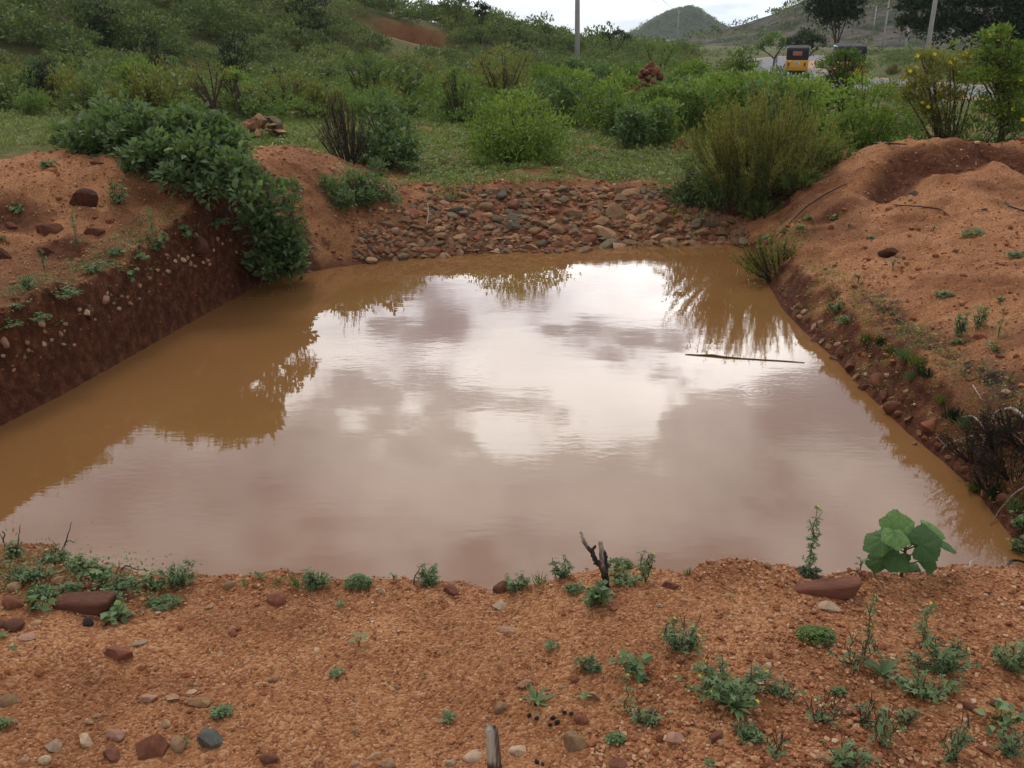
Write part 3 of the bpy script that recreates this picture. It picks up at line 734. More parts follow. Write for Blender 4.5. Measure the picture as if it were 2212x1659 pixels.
# riprap of stones on the far slope
RIP_MATS = ['r_brown']*9+['r_olive']*4+['r_tan']*3+['r_red']*4+['r_grey']*1
ADJ = {'r_brown': 'earthy brown', 'r_olive': 'olive-grey', 'r_tan': 'tan', 'r_red': 'red-brown', 'r_grey': 'dark grey', 'r_pale': 'pale', 'r_rust': 'rust-brown', 'r_pink': 'pinkish'}
def rip_zone(px, py):
    h = 'left' if px < 1080 else ('middle' if px < 1350 else 'right')
    r = 'at the waterline' if py > 505+ (1500-px)*.055 else ('in the upper rows' if py < 445 else 'in the middle rows')
    return r, h
rr = random.Random(11); pts = []
tries = 0
while len(pts) < 272 and tries < 60000:
    tries += 1
    px = rr.uniform(800, 1612); wl = 520+max(0, (1560-px))*.048
    top = 408 if px < 1480 else 408+(px-1480)*.62
    if px < 950: top = 430+(950-px)*.42
    py = rr.uniform(top, wl+6)
    if py < 445 and rr.random() < .30: continue
    if px < 870 and rr.random() < .6: continue
    w = rr.choice([18, 20, 22, 24, 27, 30, 34, 38, 44])*(1 if px > 900 else .75)
    if py < 430: w *= rr.uniform(.7, 1.1)
    ok = all(((px-q[0])/(.47*(w+q[2])))**2+((py-q[1])/(.25*(w+q[2])))**2 > .70 for q in pts)
    if ok: pts.append((px, py, w))
pts.sort(key=lambda q: -q[2]); small_pts = pts[195:]
for (px, py, w) in pts[:195]:
    p, m = G(px, py+2); sz = w*m*1.3; mat = rr.choice(RIP_MATS); kd = rr.choice(['ang', 'ang', 'flat', 'ang', 'round'])
    r, h = rip_zone(px, py); s_ = 'large' if w > 35 else ('medium' if w > 26 else 'small')
    put_rock((p[0], p[1], p[2]+sz*.02), sz, kd, mat, f'{s_} {ADJ[mat]} stone {r}, {h} part of the pitched far bank', 'stone',
             f'{s_} {ADJ[mat]} stones {r} on the {h} part of the far bank', rng=rr, hs=rr.uniform(.45, .75), tilt=.30)
def merged_rocks(name, items, label, group_mat):
    mb = MB(); cache = {}
    for (x, y, z, s, tt) in items:
        k = rr.randrange(9); me = ROCKS['ang'][k]
        if k not in cache:
            v = np.zeros(len(me.vertices)*3); me.vertices.foreach_get('co', v); cache[k] = (v.reshape(-1, 3), np.array([list(q.vertices) for q in me.polygons]))
        v, f = cache[k]; R = np.array(Matrix.Rotation(rr.uniform(0, 6.28), 3, 'Z') @ Matrix.Rotation(rr.uniform(-.6, .6), 3, 'X'))
        mb.addn((v@R.T*s/2*[1, 1, .85]+[x, y, z])[None], f, np.array([tt]))
    o = mb.obj(name, group_mat); o.data.set_sharp_from_angle(angle=math.radians(32)); return tag(o, label, 'stones', kind='stuff')
def tintrock():
    m, nt, b = newmat('mixed_stone'); v = coord(nt); n2 = noise(nt, v, 30, 5, .65)
    col = ramp(nt, attr(nt, 'tint'), [(0, (.14, .12, .085)), (.25, (.21, .125, .07)), (.5, (.28, .15, .075)), (.75, (.27, .10, .055)), (1, (.40, .25, .14))])
    nt.links.new(mixc(nt, mth(nt, 'MULTIPLY', n2, .6), col, (.12, .065, .04)), b.inputs['Base Color']); b.inputs['Roughness'].default_value = .85; b.inputs['Specular IOR Level'].default_value = .2; bump(nt, b, n2, .5, .02); return m
M['mixrock'] = tintrock()
items = []
for (px, py, w) in small_pts: p, m = G(px, py+2); items.append((p[0], p[1], p[2]+w*m*.1, w*m*1.2, rr.random()))
for _ in range(1100):
    px = rr.uniform(760, 1615); wl = 520+max(0, (1560-px))*.048; py = rr.uniform(405, wl+8)
    if px < 900 and py < 500-(px-760)*.5: continue
    p, m = G(px, py); w = rr.uniform(8, 19); items.append((p[0], p[1], p[2]+w*m*.02, w*m*1.15, rr.random()))
merged_rocks('small_pitching_stones', items, 'small broken stones packed between the larger ones on the far bank', M['mixrock'])
# small rubble between those stones, and on the plain: too many to count
def rubble(name, n, samp, smin, smax, mat, label, seed, tri=False):
    rng = np.random.RandomState(seed)
    bm = bmesh.new(); bmesh.ops.create_icosphere(bm, subdivisions=1, radius=1); bv = np.array([v.co[:] for v in bm.verts]); bf = np.array([[v.index for v in f.verts] for f in bm.faces]); bm.free()
    if len(bv) > 12 and tri:
        pass
    X, Y = samp(rng, n); n = len(X)
    Z = H(X, Y); k = Z > -.03; X, Y, Z = X[k], Y[k], Z[k]; n = len(X)
    s = smin*(smax/smin)**(rng.rand(n)**2.2)
    V = bv[None]*(1+.22*rng.normal(size=(n, len(bv), 1)))*np.stack([rng.uniform(.7, 1.1, n), rng.uniform(.6, 1, n), rng.uniform(.4, .75, n)], 1)[:, None]*s[:, None, None]*.5
    a = rng.rand(n)*6.283; c, sn = np.cos(a)[:, None], np.sin(a)[:, None]
    V = np.stack([V[..., 0]*c-V[..., 1]*sn, V[..., 0]*sn+V[..., 1]*c, V[..., 2]], -1)+np.stack([X, Y, Z+s*.12], 1)[:, None]
    mb = MB(); mb.addn(V, bf, rng.rand(n)); o = mb.obj(name, mat, smooth=False)
    return tag(o, label, 'gravel', kind='stuff')
def gravelmat():
    m, nt, b = newmat('loose_gravel'); t = attr(nt, 'tint')
    col = ramp(nt, t, [(0, (.13, .040, .018)), (.25, (.28, .10, .045)), (.55, (.41, .18, .080)), (.8, (.50, .26, .125)), (.95, (.58, .37, .22)), (1, (.64, .49, .35))])
    v = coord(nt); n2 = noise(nt, v, 220, 3, .6)
    col = mixc(nt, mth(nt, 'MULTIPLY', n2, .5), col, (.26, .10, .045))
    nt.links.new(col, b.inputs['Base Color']); b.inputs['Roughness'].default_value = .85; b.inputs['Specular IOR Level'].default_value = .25
    return m
M['gravel'] = gravelmat()
def samp_near(rng, n):
    d = 1.35+1.55*rng.rand(n)**.9; a = (rng.rand(n)-.5)*1.32
    return d*np.tan(a*.95), d
def samp_near2(rng, n):      # patches of coarser gravel low in the picture
    d = 1.35+1.2*rng.rand(n*3)**1.6; X = d*np.tan((rng.rand(n*3)-.5)*1.3)
    k = fbm(X*1.6, d*1.6, 77)+.12-.12*(d-1.4) > .06; return X[k][:n], d[k][:n]
rubble('loose_gravel', 30000, samp_near, .003, .010, M['gravel'], 'loose red and tan gravel covering the near bank', 1)
rubble('coarse_gravel', 9000, samp_near2, .007, .022, M['gravel'], 'coarser pebbly gravel patches low on the near bank', 2)
def samp_lip(rng, n): d = 2.25+.5*rng.rand(n); return (rng.rand(n)-.5)*3.6, d
rubble('bank_lip_gravel', 3500, samp_lip, .005, .016, M['gravel'], 'crumbly gravel along the lip of the near bank above the water', 3)
def samp_box(x0, x1, y0, y1, fn=None):
    def f(rng, n):
        X = rng.uniform(x0, x1, n); Y = rng.uniform(y0, y1, n)
        if fn is not None: k = fn(X, Y, rng); X, Y = X[k], Y[k]
        return X, Y
    return f
def offpond(lo, hi):
    def f(X, Y, rng):
        sd, k = pond_sd(X, Y); return (sd > lo) & (sd < hi)
    return f
rubble('right_bank_gravel', 15000, samp_box(2.4, 7.5, 3.2, 11.5, offpond(.02, 5)), .007, .034, M['gravel'], 'scattered gravel on the sandy right bank', 4)
rubble('left_mound_gravel', 12000, samp_box(-7.5, -2.4, 4.5, 13, offpond(.02, 5)), .010, .038, M['gravel'], 'scattered gravel on the left mound and its cut face', 5)
def soilmat():
    m, nt, b = newmat('crumbled_earth'); v = coord(nt); n = noise(nt, v, 30, 5, .65)
    col = ramp(nt, mth(nt, 'ADD', mth(nt, 'MULTIPLY', attr(nt, 'tint'), .6), mth(nt, 'MULTIPLY', n, .5)), [(.15, (.12, .040, .018)), (.5, (.25, .095, .040)), (.85, (.40, .18, .075))])
    nt.links.new(col, b.inputs['Base Color']); b.inputs['Roughness'].default_value = .95; b.inputs['Specular IOR Level'].default_value = .15; bump(nt, b, n, .8, .01); return m
M['soil'] = soilmat()
rubble('right_bank_crumbs', 2600, samp_box(2.5, 8.5, 3.2, 12.2, lambda X, Y, r: (pond_sd(X, Y)[0] > .03) & (fbm(X*1.3, Y*1.3, 95)+.5*r.rand(len(X))**3 > .10)), .02, .09, M['soil'], 'crumbled lumps of red earth on the right bank', 14)
rubble('left_bank_crumbs', 2600, samp_box(-7.5, -1.4, 4.5, 13.2, lambda X, Y, r: (pond_sd(X, Y)[0] > .03) & (fbm(X*1.3, Y*1.3, 97)+.5*r.rand(len(X))**3 > .08)), .02, .09, M['soil'], 'crumbled lumps of red earth on the left mound', 15)
rubble('near_bank_crumbs', 500, lambda rng, n: (rng.uniform(-1.9, 1.9, n), 1.35+1.2*rng.rand(n)), .008, .028, M['soil'], 'crumbs of red earth among the gravel of the near bank', 16)
rubble('plain_rubble', 2600, samp_box(-3.5, 6, 11.4, 18, lambda X, Y, r: (fbm(X*.9, Y*.9, 33)+.35*r.rand(len(X)) > .12)), .025, .10, M['gravel'], 'small reddish stones scattered over the green ground behind the pitched stones', 6)
rubble('riprap_rubble', 1500, samp_box(-2.2, 3.1, 10.7, 12.8, offpond(-.1, 1.8)), .03, .085, M['gravel'], 'rubble filling the gaps between the pitched stones', 7)

# pale stones stuck in the left cut, and stones along the right bank
LB = [(8,1002-265,13),(88,701,16),(140,700,12),(95,715,13),(130,722,18),(57,740,14),(10,740,22),(5,770,12),(60,757,14),(35,770,10),(110,735,11),(186,676,18),(228,647,26),(232,633,12),(245,655,10),(275,643,12),(300,617,16),(262,640,9),
      (360,551,13),(378,563,11),(395,561,16),(405,556,12),(416,552,11),(430,549,10),(447,562,12),(452,571,9),(410,570,14),(420,575,11),(385,553,9),(322,600,14),(340,583,18),(362,586,12),(470,516,11),(480,527,10),(497,519,9),(462,540,9),(510,545,8),(440,532,8),(350,595,10),(300,645,8),(205,690,9),(160,745,10),(30,800,9)]
rl = random.Random(3)
for _ in range(10):
    t_ = rl.random(); LB.append((20+500*t_, 735-225*t_+rl.uniform(0, 70*(1-t_*.5)), rl.uniform(6, 12)))
for (px, py, w) in LB:
    p, m = G(px, py); mat = rl.choice(['r_pale', 'r_pink', 'r_tan'])
    put_rock((p[0], p[1], p[2]), w*m*1.1, rl.choice(['round', 'ang']), mat, f'{ADJ[mat]} pebble stuck in the {"far" if px > 340 else "middle" if px > 170 else "near"} part of the left cut face', 'stone', f'{ADJ[mat]} {"far" if px > 340 else "middle" if px > 170 else "near"} pebbles stuck in the left cut bank', rng=rl, hs=1, tilt=.5)
for (px, py, w, lab) in [(192, 672, 44, 'reddish block of earth jutting from the left cut bank'), (232, 686, 30, 'reddish stone low in the left cut bank'), (430, 535, 56, 'broad reddish rock in the upper edge of the left cut bank')]:
    p, m = G(px, py); put_rock((p[0]-.03, p[1], p[2]), w*m, 'ang', 'r_rust', lab, 'stone', rng=rl)
RB = [(1759,709,24,'r_pink'),(1737,674,16,'r_pale'),(1729,685,16,'r_pink'),(1772,697,14,'r_pale'),(1776,737,14,'r_pale'),(1801,776,20,'r_brown'),(1822,762,26,'r_rust'),(1896,822,44,'r_red'),(1910,856,32,'r_rust'),(1879,770,12,'r_pale'),
      (1871,809,14,'r_pale'),(1916,810,14,'r_pale'),(1883,820,12,'r_pink'),(1929,881,40,'r_rust'),(1952,860,22,'r_red'),(1959,846,12,'r_tan'),(2009,920,54,'r_red'),(1986,934,14,'r_pink'),(1996,948,18,'r_red'),(2072,977,26,'r_pink'),
      (2094,1050,22,'r_red'),(2172,1080,34,'r_rust'),(1640,532,12,'r_pale'),(1662,548,22,'r_brown'),(1700,640,12,'r_red'),(1712,668,18,'r_brown'),(1750,690,22,'r_rust'),(1760,735,26,'r_rust'),(1790,750,22,'r_brown'),(1840,790,30,'r_rust'),
      (1850,815,22,'r_brown'),(1868,838,24,'r_rust'),(1925,862,18,'r_brown'),(1940,895,20,'r_rust'),(1965,905,26,'r_brown'),(2030,965,24,'r_rust'),(2050,990,18,'r_brown'),(2085,1015,24,'r_rust'),(2130,1065,26,'r_brown'),(1810,745,14,'r_pink'),
      (1722,660,12,'r_tan'),(1880,790,14,'r_brown'),(1905,880,14,'r_pink'),(1975,960,14,'r_brown'),(2010,895,16,'r_tan'),(2160,1040,22,'r_brown'),(2190,1130,30,'r_rust'),(1690,625,14,'r_red'),(1828,740,16,'r_brown'),(1860,765,14,'r_red')]
BIGR = {44: 'largest red slab-like stone halfway down the right bank', 54: 'big rounded red stone low on the right bank above two pink pebbles', 40: 'dark rust stone at the waterline left of the big rounded red stone'}
for (px, py, w, mat) in RB:
    p, m = G(px, py); sz_ = 'pebble' if w < 20 else 'stone'; pos_ = 'far' if py < 760 else ('middle' if py < 890 else 'near'); lab = BIGR.get(w, f'{ADJ[mat]} {sz_} in the crumbling {pos_} part of the right bank edge')
    put_rock((p[0], p[1], p[2]), w*m*1.1, rl.choice(['ang', 'round', 'ang']), mat, lab, 'stone', None if w in BIGR else f'{ADJ[mat]} {sz_}s along the {pos_} right bank', rng=rl, hs=1, tilt=.5)

# cairn behind the left mound, red stone heap further back, small red pile
def pile(px, py, Y, n, w, h, mats, szr, lab, group, seed, top=.4):
    if Y is None: Y = float(G(px, py)[0][1])
    r = random.Random(seed); p, m = S(px, py, Y); z0 = Hs(p[0], Y)
    for i in range(n):
        u_ = math.sqrt((i+.4)/n); rad = w/2*m; q = rad*u_; a = i*2.39996
        x = p[0]+math.cos(a)*q; y = Y+math.sin(a)*q*.75; s = r.uniform(*szr)*m; zz = (1-u_**1.7); t = zz
        mat = r.choice(mats)
        put_rock((x, y, z0+s*.2+zz*h*m*.9), s, r.choice(['ang', 'round', 'flat']), mat, lab(i, t, ADJ.get(mat, '')), 'rubble' if n > 40 else 'stone', group, rng=r, hs=1, tilt=.35, name='rubble_piece' if n > 40 else 'stone')
pile(572, 296, None, 17, 88, 40, ['r_brown', 'r_tan', 'r_red', 'r_olive'], (22, 38), lambda i, t, a: f'{a} rubble piece {"at the foot" if t < .45 else "near the top"} of the small cairn behind the left mound', 'stones of the small cairn', 21)
pile(1402, 168, 24, 90, 124, 112, ['r_rust', 'r_red', 'r_brown', 'r_rust'], (13, 24), lambda i, t, a: f'{a} rubble piece {"at the foot" if t < .4 else ("in the middle" if t < .75 else "on top")} of the red rubble heap among bright bushes', 'stones of the red rubble heap', 22)
pile(1472, 262, 16.5, 9, 46, 18, ['r_rust', 'r_red'], (10, 20), lambda i, t, a: 'dark red stone of the low pile beside the big olive bush', 'stones of the low pile by the olive bush', 23)
pile(8, 362, 10.2, 5, 60, 14, ['r_tan', 'r_pale', 'r_brown'], (14, 30), lambda i, t, a: 'stone lying in the grass behind the left mound at the picture edge', 'stones in grass behind the left mound', 24)

# ------------------------------------------------------------------ shrubs
def grow_shrub(name, base, lobes, n, L, asp, kind, mat, label, cat='bush', group=None, nst=9, stem='stem', srad=.012, t0=.5, flowers=None, seed=0, core=0, low=None, zmin=None, fname='foliage', trunk=None, shell=.5, upb=.35):
    """lobes in world coordinates; base in world coordinates; meshes stored relative to base"""
    rng = np.random.RandomState(seed+1000); base = np.array(base, float)
    lb = np.array(lobes, float); lb[:, :3] -= base
    e = empty(name, tuple(base), label, cat, group); n0 = n; lb0 = lb
    ex_ = []
    for l in lb:
        for _ in range(2):
            d_ = rdir(rng, 1)[0]; d_[2] = abs(d_[2])*.9; rr2 = l[3]*rng.uniform(.22, .42); ex_.append((*(l[:3]+d_*l[3]*rng.uniform(.85, 1.25)), rr2))
    if not trunk or name in ('slender_tree', 'cassia_shrub'): lb = np.concatenate([lb, np.array(ex_)])
    if low is None: low = name not in ('shade_tree', 'roadside_tree', 'small_tree', 'slender_tree', 'cassia_shrub', 'crest_tree')
    if low:
        ex = [(l[0]*.9, l[1]*.9, max(l[2]*k, l[3]*.35), l[3]*.95) for l in lb for k in (.55, .15) if l[2] > l[3]*(.6 if k > .5 else 1.1)]
        if ex: lb = np.concatenate([lb, np.array(ex)]); n = int(n*1.45); zmin = -.12 if name != 'broadleaf_shrub' else zmin
    mb = MB(); lobed_leaves(mb, rng, lb, n, L, asp, kind, zmin=zmin, t0=t0, shell=shell, upb=upb)
    mb.obj(fname, M[mat], e)
    sb = MB(); st0 = np.zeros(3)
    if trunk:
        h, r = trunk; sp = np.array([rng.normal()*.1*h, rng.normal()*.1*h, h]); tube(sb, bez((0, 0, -.1), (sp[0]*.2, sp[1]*.2, h*.5), sp, 7), [r*1.25, r*.8], 7); st0 = sp
        tb = MB(); tb.v, tb.loops, tb.sizes, tb.t, tb.n = sb.v, sb.loops, sb.sizes, sb.t, sb.n
        tb.obj('trunk', M[stem], e); sb = MB()
    for i in range(nst):
        l = lb0[rng.randint(len(lb0))]; d = rdir(rng, 1)[0]; d[2] = abs(d[2]); tip = l[:3]+d*l[3]*.8
        o = st0+np.array([rng.normal()*.05, rng.normal()*.05, 0 if trunk else -.03])
        mid = o*.5+tip*.5+np.array([0, 0, np.linalg.norm(tip-o)*.12])+rng.normal(size=3)*.05
        pth = bez(o, mid, tip, 7); tube(sb, pth, [srad, srad*.35], 4, cap=False)
        for _ in range(2):
            q = pth[rng.randint(3, 6)]; tube(sb, bez(q, q+rng.normal(size=3)*.08+[0, 0, .08], q+rng.normal(size=3)*l[3]*.5+[0, 0, l[3]*.45], 4), [srad*.5, srad*.2], 3, cap=False)
    if sb.n: sb.obj('branches', M[stem], e)
    if flowers:
        fm, nf, fl = flowers; 
        for _ in range(nf):
            l = lb[rng.randint(len(lb))]; d = rdir(rng, 1)[0]; d[2] = abs(d[2]); c = l[:3]+d*l[3]*.97; fb = MB(); a = np.arange(5)*1.2566
            leaves(fb, np.tile(c, (5, 1)), np.stack([np.cos(a), np.sin(a)*.6-.3, np.sin(a)*.8+.3], 1), np.tile([0, -.7, .7], (5, 1)), fl*.8, .8, 'oval', .5); fb.obj('flower', M[fm], e)
    return e
def Lb(L):     # lobes given in pixels: px, py, Y, r px
    out = []
    for px, py, Y, r in L:
        p, m = S(px, py, Y); out.append((p[0], p[1], p[2], r*m))
    return out
def gz(px, Y, dz=-.02):
    x = (px-1106)/F*(Y*math.cos(PITCH)+1.7*math.sin(PITCH)); return (x, Y, Hs(x, Y)+dz)

# big broad-leaved shrub on the left mound, three masses
grow_shrub('broadleaf_shrub', gz(230, 9.8), Lb([(170,300,9.9,45),(230,265,9.9,48),(290,262,9.8,42),(200,300,9.5,50),(270,300,9.5,45),(150,330,9.5,25)]), 2400, .085, .55, 'oval', 'broad',
           'broad-leaved shrub on the crest of the left mound, left part of the big thicket', nst=14, t0=.45, seed=1)
grow_shrub('broadleaf_shrub', gz(400, 9.3), Lb([(330,290,9.4,50),(400,285,9.4,52),(460,290,9.3,45),(500,310,9.2,38),(350,340,9.0,50),(430,350,8.9,60),(500,370,8.8,48),(380,395,8.6,36),(460,415,8.6,40),(520,425,8.6,36),(300,350,8.9,34)]), 5600, .088, .55, 'oval', 'broad',
           'largest dark green broad-leaved shrub hanging down the left mound', nst=26, t0=.5, seed=2, flowers=('purple', 10, .02))
grow_shrub('broadleaf_shrub', gz(600, 9.75), Lb([(545,395,9.2,34),(580,425,9.2,38),(630,415,9.5,24),(560,455,9.0,34),(610,465,9.2,32),(590,505,9.2,32),(630,515,9.3,28),(620,550,9.3,24),(645,540,9.4,18),(530,380,9.0,28)]), 2400, .082, .55, 'oval', 'broad',
           'broad-leaved creeper cascading over the left cut bank down to the water', nst=14, t0=.45, seed=3)
DEADB = 1
grow_shrub('broadleaf_shrub', gz(835, 14.0), Lb([(830,245,14.2,34),(805,280,14.0,38),(860,290,14.0,40),(880,310,13.8,32),(830,325,13.6,38),(780,310,13.8,28)]), 1600, .10, .5, 'oval', 'herb',
           'pale green broad-leaved shrub right of the blackish dry bush', nst=12, seed=5, t0=.45)
def Lg(L):
    out = []
    for px, py, r in L:
        g = G(px, py+r*.7)[0]; out.append((px, py, float(g[1])-.03, r))
    return Lb(out)
grow_shrub('broadleaf_shrub', G(770, 450)[0], Lg([(725,410,24),(765,395,28),(800,400,24),(740,435,24),(790,430,24),(815,365,22),(840,415,16),(700,395,14),(860,440,12)]), 1500, .07, .5, 'oval', 'broad',
           'low broad-leaved plant at the left end of the pitched stones', nst=8, seed=6)
grow_shrub('round_bush', gz(1120, 14.6), Lb([(1045,285,14.6,46),(1090,250,14.8,48),(1140,245,14.8,50),(1190,280,14.6,48),(1120,295,14.2,54),(1050,305,14.3,34),(1190,305,14.3,38),(1030,280,14.7,26)]), 4600, .075, .42, 'oval', 'bright',
           'rounded bright green bush alone on the green ground behind the pitched stones', nst=22, seed=7, t0=.42)

# wispy broom-like bush
def wispy(name, base, spread, hgt, nst, nl, mat, L, label, seed, stem='stem', lean=(0, 0), asp=.22, cat='bush', group=None, thick=.008):
    rng = np.random.RandomState(seed+50); e = empty(name, base, label, cat, group); sb = MB(); P = []; A = []
    for i in range(nst):
        a = rng.rand()*6.283; q = spread*math.sqrt(rng.rand()); h = hgt*(1-.60*(q/spread)**2)*rng.uniform(.7, 1.08)
        tip = np.array([math.cos(a)*q+lean[0]*h, math.sin(a)*q*.8+lean[1]*h, h]); o = np.array([math.cos(a)*.12*spread, math.sin(a)*.12*spread, -.05])
        mid = (o+tip)/2+np.array([math.cos(a), math.sin(a), 0])*q*.18+[0, 0, -.05*h]
        pth = bez(o, mid, tip, 8); tube(sb, pth, [thick, thick*.3], 4, cap=False)
        twigs = [pth[2:]]
        for _ in range(5):
            k = rng.randint(2, 7); d = unit(pth[min(k+1, 7)]-pth[k-1]+rng.normal(size=3)*.09*np.array([1, 1, .6])*hgt*.5); ln = hgt*rng.uniform(.16, .34)
            tw = bez(pth[k], pth[k]+d*ln*.5+rng.normal(size=3)*.02, pth[k]+d*ln+[0, 0, ln*.25], 5); tube(sb, tw, [thick*.4, thick*.2], 3, cap=False); twigs.append(tw)
        for tw in twigs:
            m_ = nl//6; u = rng.rand(m_)**.8*(len(tw)-1.01); k = u.astype(int); f = (u-k)[:, None]
            p = tw[k]*(1-f)+tw[k+1]*f; P.append(p+rng.normal(size=(m_, 3))*.012); A.append(unit(tw[k+1]-tw[k])+rdir(rng, m_)*.8)
    P = np.concatenate(P); A = np.concatenate(A); mb = MB()
    leaves(mb, P, A, rdir(rng, len(P))+[0, 0, .6], L*rng.uniform(.6, 1.3, len(P)), asp, 'card', np.clip(.5+.22*rng.normal(size=len(P))+.12*(P[:, 2]/hgt-.5), 0, 1))
    mb.obj('foliage', M[mat], e); sb.obj('branches', M[stem], e); return e
wispy('dead_bush', gz(752, 13.4), .42, 1.0, 44, 60, 'brown', .035, 'blackish dry bush standing left of the pale green shrub on the mound end', 5, stem='deadwood', lean=(-.12, 0))
wispy('broom_bush', gz(1640, 12.3), 1.12, 1.34, 150, 260, 'olive', .05, 'big olive broom-like bush with fine upright twigs right of the pitched stones', 1)
wispy('broom_bush', gz(1590, 12.1), .55, .95, 50, 120, 'green', .045, 'lower greener bush at the left foot of the big olive broom-like bush', 2)
wispy('broom_bush', gz(1730, 12.0), .60, .62, 60, 120, 'olive', .045, 'low olive bush at the right foot of the big olive broom-like bush', 3, stem='deadwood')
grow_shrub('broadleaf_shrub', gz(1505, 12.3), Lb([(1470,395,12.4,26),(1500,370,12.4,30),(1530,395,12.3,32),(1485,415,12.3,20),(1530,420,12.2,24),(1560,425,12.1,22),(1495,350,12.5,20),(1440,400,12.5,16)]), 1700, .06, .5, 'oval', 'herb',
           'soft green leafy plant spilling over the right end of the pitched stones', nst=8, seed=8)
for i, (px, Y, sp, h, lab) in enumerate([(1655, 11.75, .40, .28, 'low dark green scrub between the broom bush and the right sand slope'), (1735, 11.5, .32, .24, 'low dark scrub at the foot of the right mound'), (1800, 11.9, .35, .28, 'low grey-green scrub on the left crest of the right mound')]):
    wispy('low_scrub', gz(px, Y), sp, h, 40, 90, 'green', .035, lab, 30+i, stem='deadwood')
wispy('overhanging_bush', G(1662, 600)[0]+np.array([.08, 0, .02]), .42, .42, 46, 110, 'olive', .035, 'small olive bush overhanging the water on the right bank', 4, stem='deadwood', lean=(-.35, -.2))

# right hand shrubs in front of the road
grow_shrub('green_bush', gz(1860, 14.6), Lb([(1820,230,14.8,40),(1860,205,15,48),(1910,225,14.8,44),(1940,260,14.6,36),(1850,265,14.5,50),(1800,270,14.5,34),(1900,280,14.4,40),(1985,250,14.6,30)]), 3600, .08, .4, 'oval', 'bright',
           'dense bright green bush behind the crest of the right mound', nst=20, seed=9, t0=.38)
def tree(name, px, Y, crown, n, L, mat, label, cat='tree', low=None, trunk=None, seed=0, srad=.03, stem='stem', asp=.4, group=None, nst=14, kind='oval', flowers=None, t0=.45, shell=.6, tw=.07):
    b = gz(px, Y); return grow_shrub(name, b, Lb(crown), n, L, asp, kind, mat, label, cat, group, nst=nst if Y < 30 else 4, stem=stem, srad=srad if Y < 30 else .0032*Y**.7, seed=seed, trunk=trunk, flowers=flowers, t0=t0, fname='crown', shell=shell, low=low)
tree('cassia_shrub', 2045, 13.0, [(1985,190,13,40),(2030,150,13,40),(2080,170,13,36),(2000,130,13.1,24),(1960,220,13,30),(2100,130,13,26),(2050,215,12.9,34),(2010,250,12.9,30)], 3600, .062, 'olive',
     'sparse shrub with yellow flowers and forked bare stems behind the right mound', cat='shrub', seed=10, nst=20, srad=.018, flowers=('yellow', 28, .05), shell=.8)
tree('slender_tree', 2150, 12.6, [(2150,90,12.6,32),(2140,130,12.6,40),(2175,160,12.6,46),(2115,180,12.5,42),(2205,120,12.6,34),(2200,200,12.5,44),(2180,210,12.5,34),(2140,245,12.4,36),(2190,260,12.4,34),(2165,70,12.6,18)], 6000, .062, 'bright',
     'tall yellowish-green slender tree with dark crooked trunk at the right picture edge', seed=11, nst=22, srad=.02, trunk=(.55, .05), flowers=('yellow', 8, .05), shell=.8)
grow_shrub('green_bush', gz(2090, 12.9), Lb([(2060,275,12.9,34),(2110,285,12.8,36),(2165,290,12.6,36),(2010,280,13,34),(1970,290,13.2,28),(2205,300,12.4,34)]), 2600, .06, .42, 'oval', 'green',
           'dark green undergrowth along the back of the right mound', nst=14, seed=12, t0=.35)
tree('flowering_shrub', 1812, 19, [(1790,150,19,30),(1830,132,19,26),(1860,150,19,26),(1812,128,19,18),(1845,122,19,14),(1815,175,18.9,30),(1850,185,18.8,26),(1780,185,18.9,20)], 5200, .075, 'green', 'dark-stemmed shrub in front of the second rickshaw', cat='shrub', seed=13, nst=14, trunk=(.45, .03), flowers=('yellow', 3, .04))
tree('roadside_tree', 1805, 62, [(1790,25,62,30),(1815,25,62,30),(1800,48,62,20),(1765,15,62,26),(1800,5,62,34),(1840,12,62,26),(1780,40,62,26),(1825,42,62,28),(1805,-25,62,36),(1855,35,62,12),(1748,30,62,12)], 4200, .30, 'dark', 'dark round-crowned roadside tree behind the second rickshaw', trunk=(1.6, .16), seed=14, srad=.07)
tree('shade_tree', 2150, 60, [(1965,60,60,30),(1960,20,60,26),(2230,90,60,50),(2160,95,60,34),(1990,25,60,34),(2040,5,60,50),(2100,15,60,60),(2170,10,60,70),(2220,40,60,60),(2060,60,60,42),(2120,75,60,46),(2190,80,60,46),(2010,70,60,34)], 13000, .34, 'dark', 'huge dark spreading tree behind the road at top right', trunk=(1.5, .3), seed=15, srad=.1)
tree('roadside_tree', 1672, 78, [(1655,100,78,14),(1672,88,78,18),(1695,100,78,15),(1640,108,78,10)], 700, .28, 'green', 'small light green tree left of the roadside tree beyond the road', trunk=(.8, .08), seed=16)
tree('roadside_tree', 1735, 74, [(1712,98,74,18),(1740,85,74,24),(1765,95,74,20),(1735,108,74,20)], 1300, .28, 'dark', 'low dark tree between the first rickshaw and the round-crowned tree', trunk=(.6, .1), seed=17)
tree('dark_tree', 1600, 34, [(1590,130,34,22),(1612,118,34,20),(1600,150,34,24),(1625,145,34,18),(1575,155,34,18)], 1500, .13, 'green', 'dark leafy tree left of the road in front of the rocky hill', trunk=(.6, .05), seed=18, t0=.3)
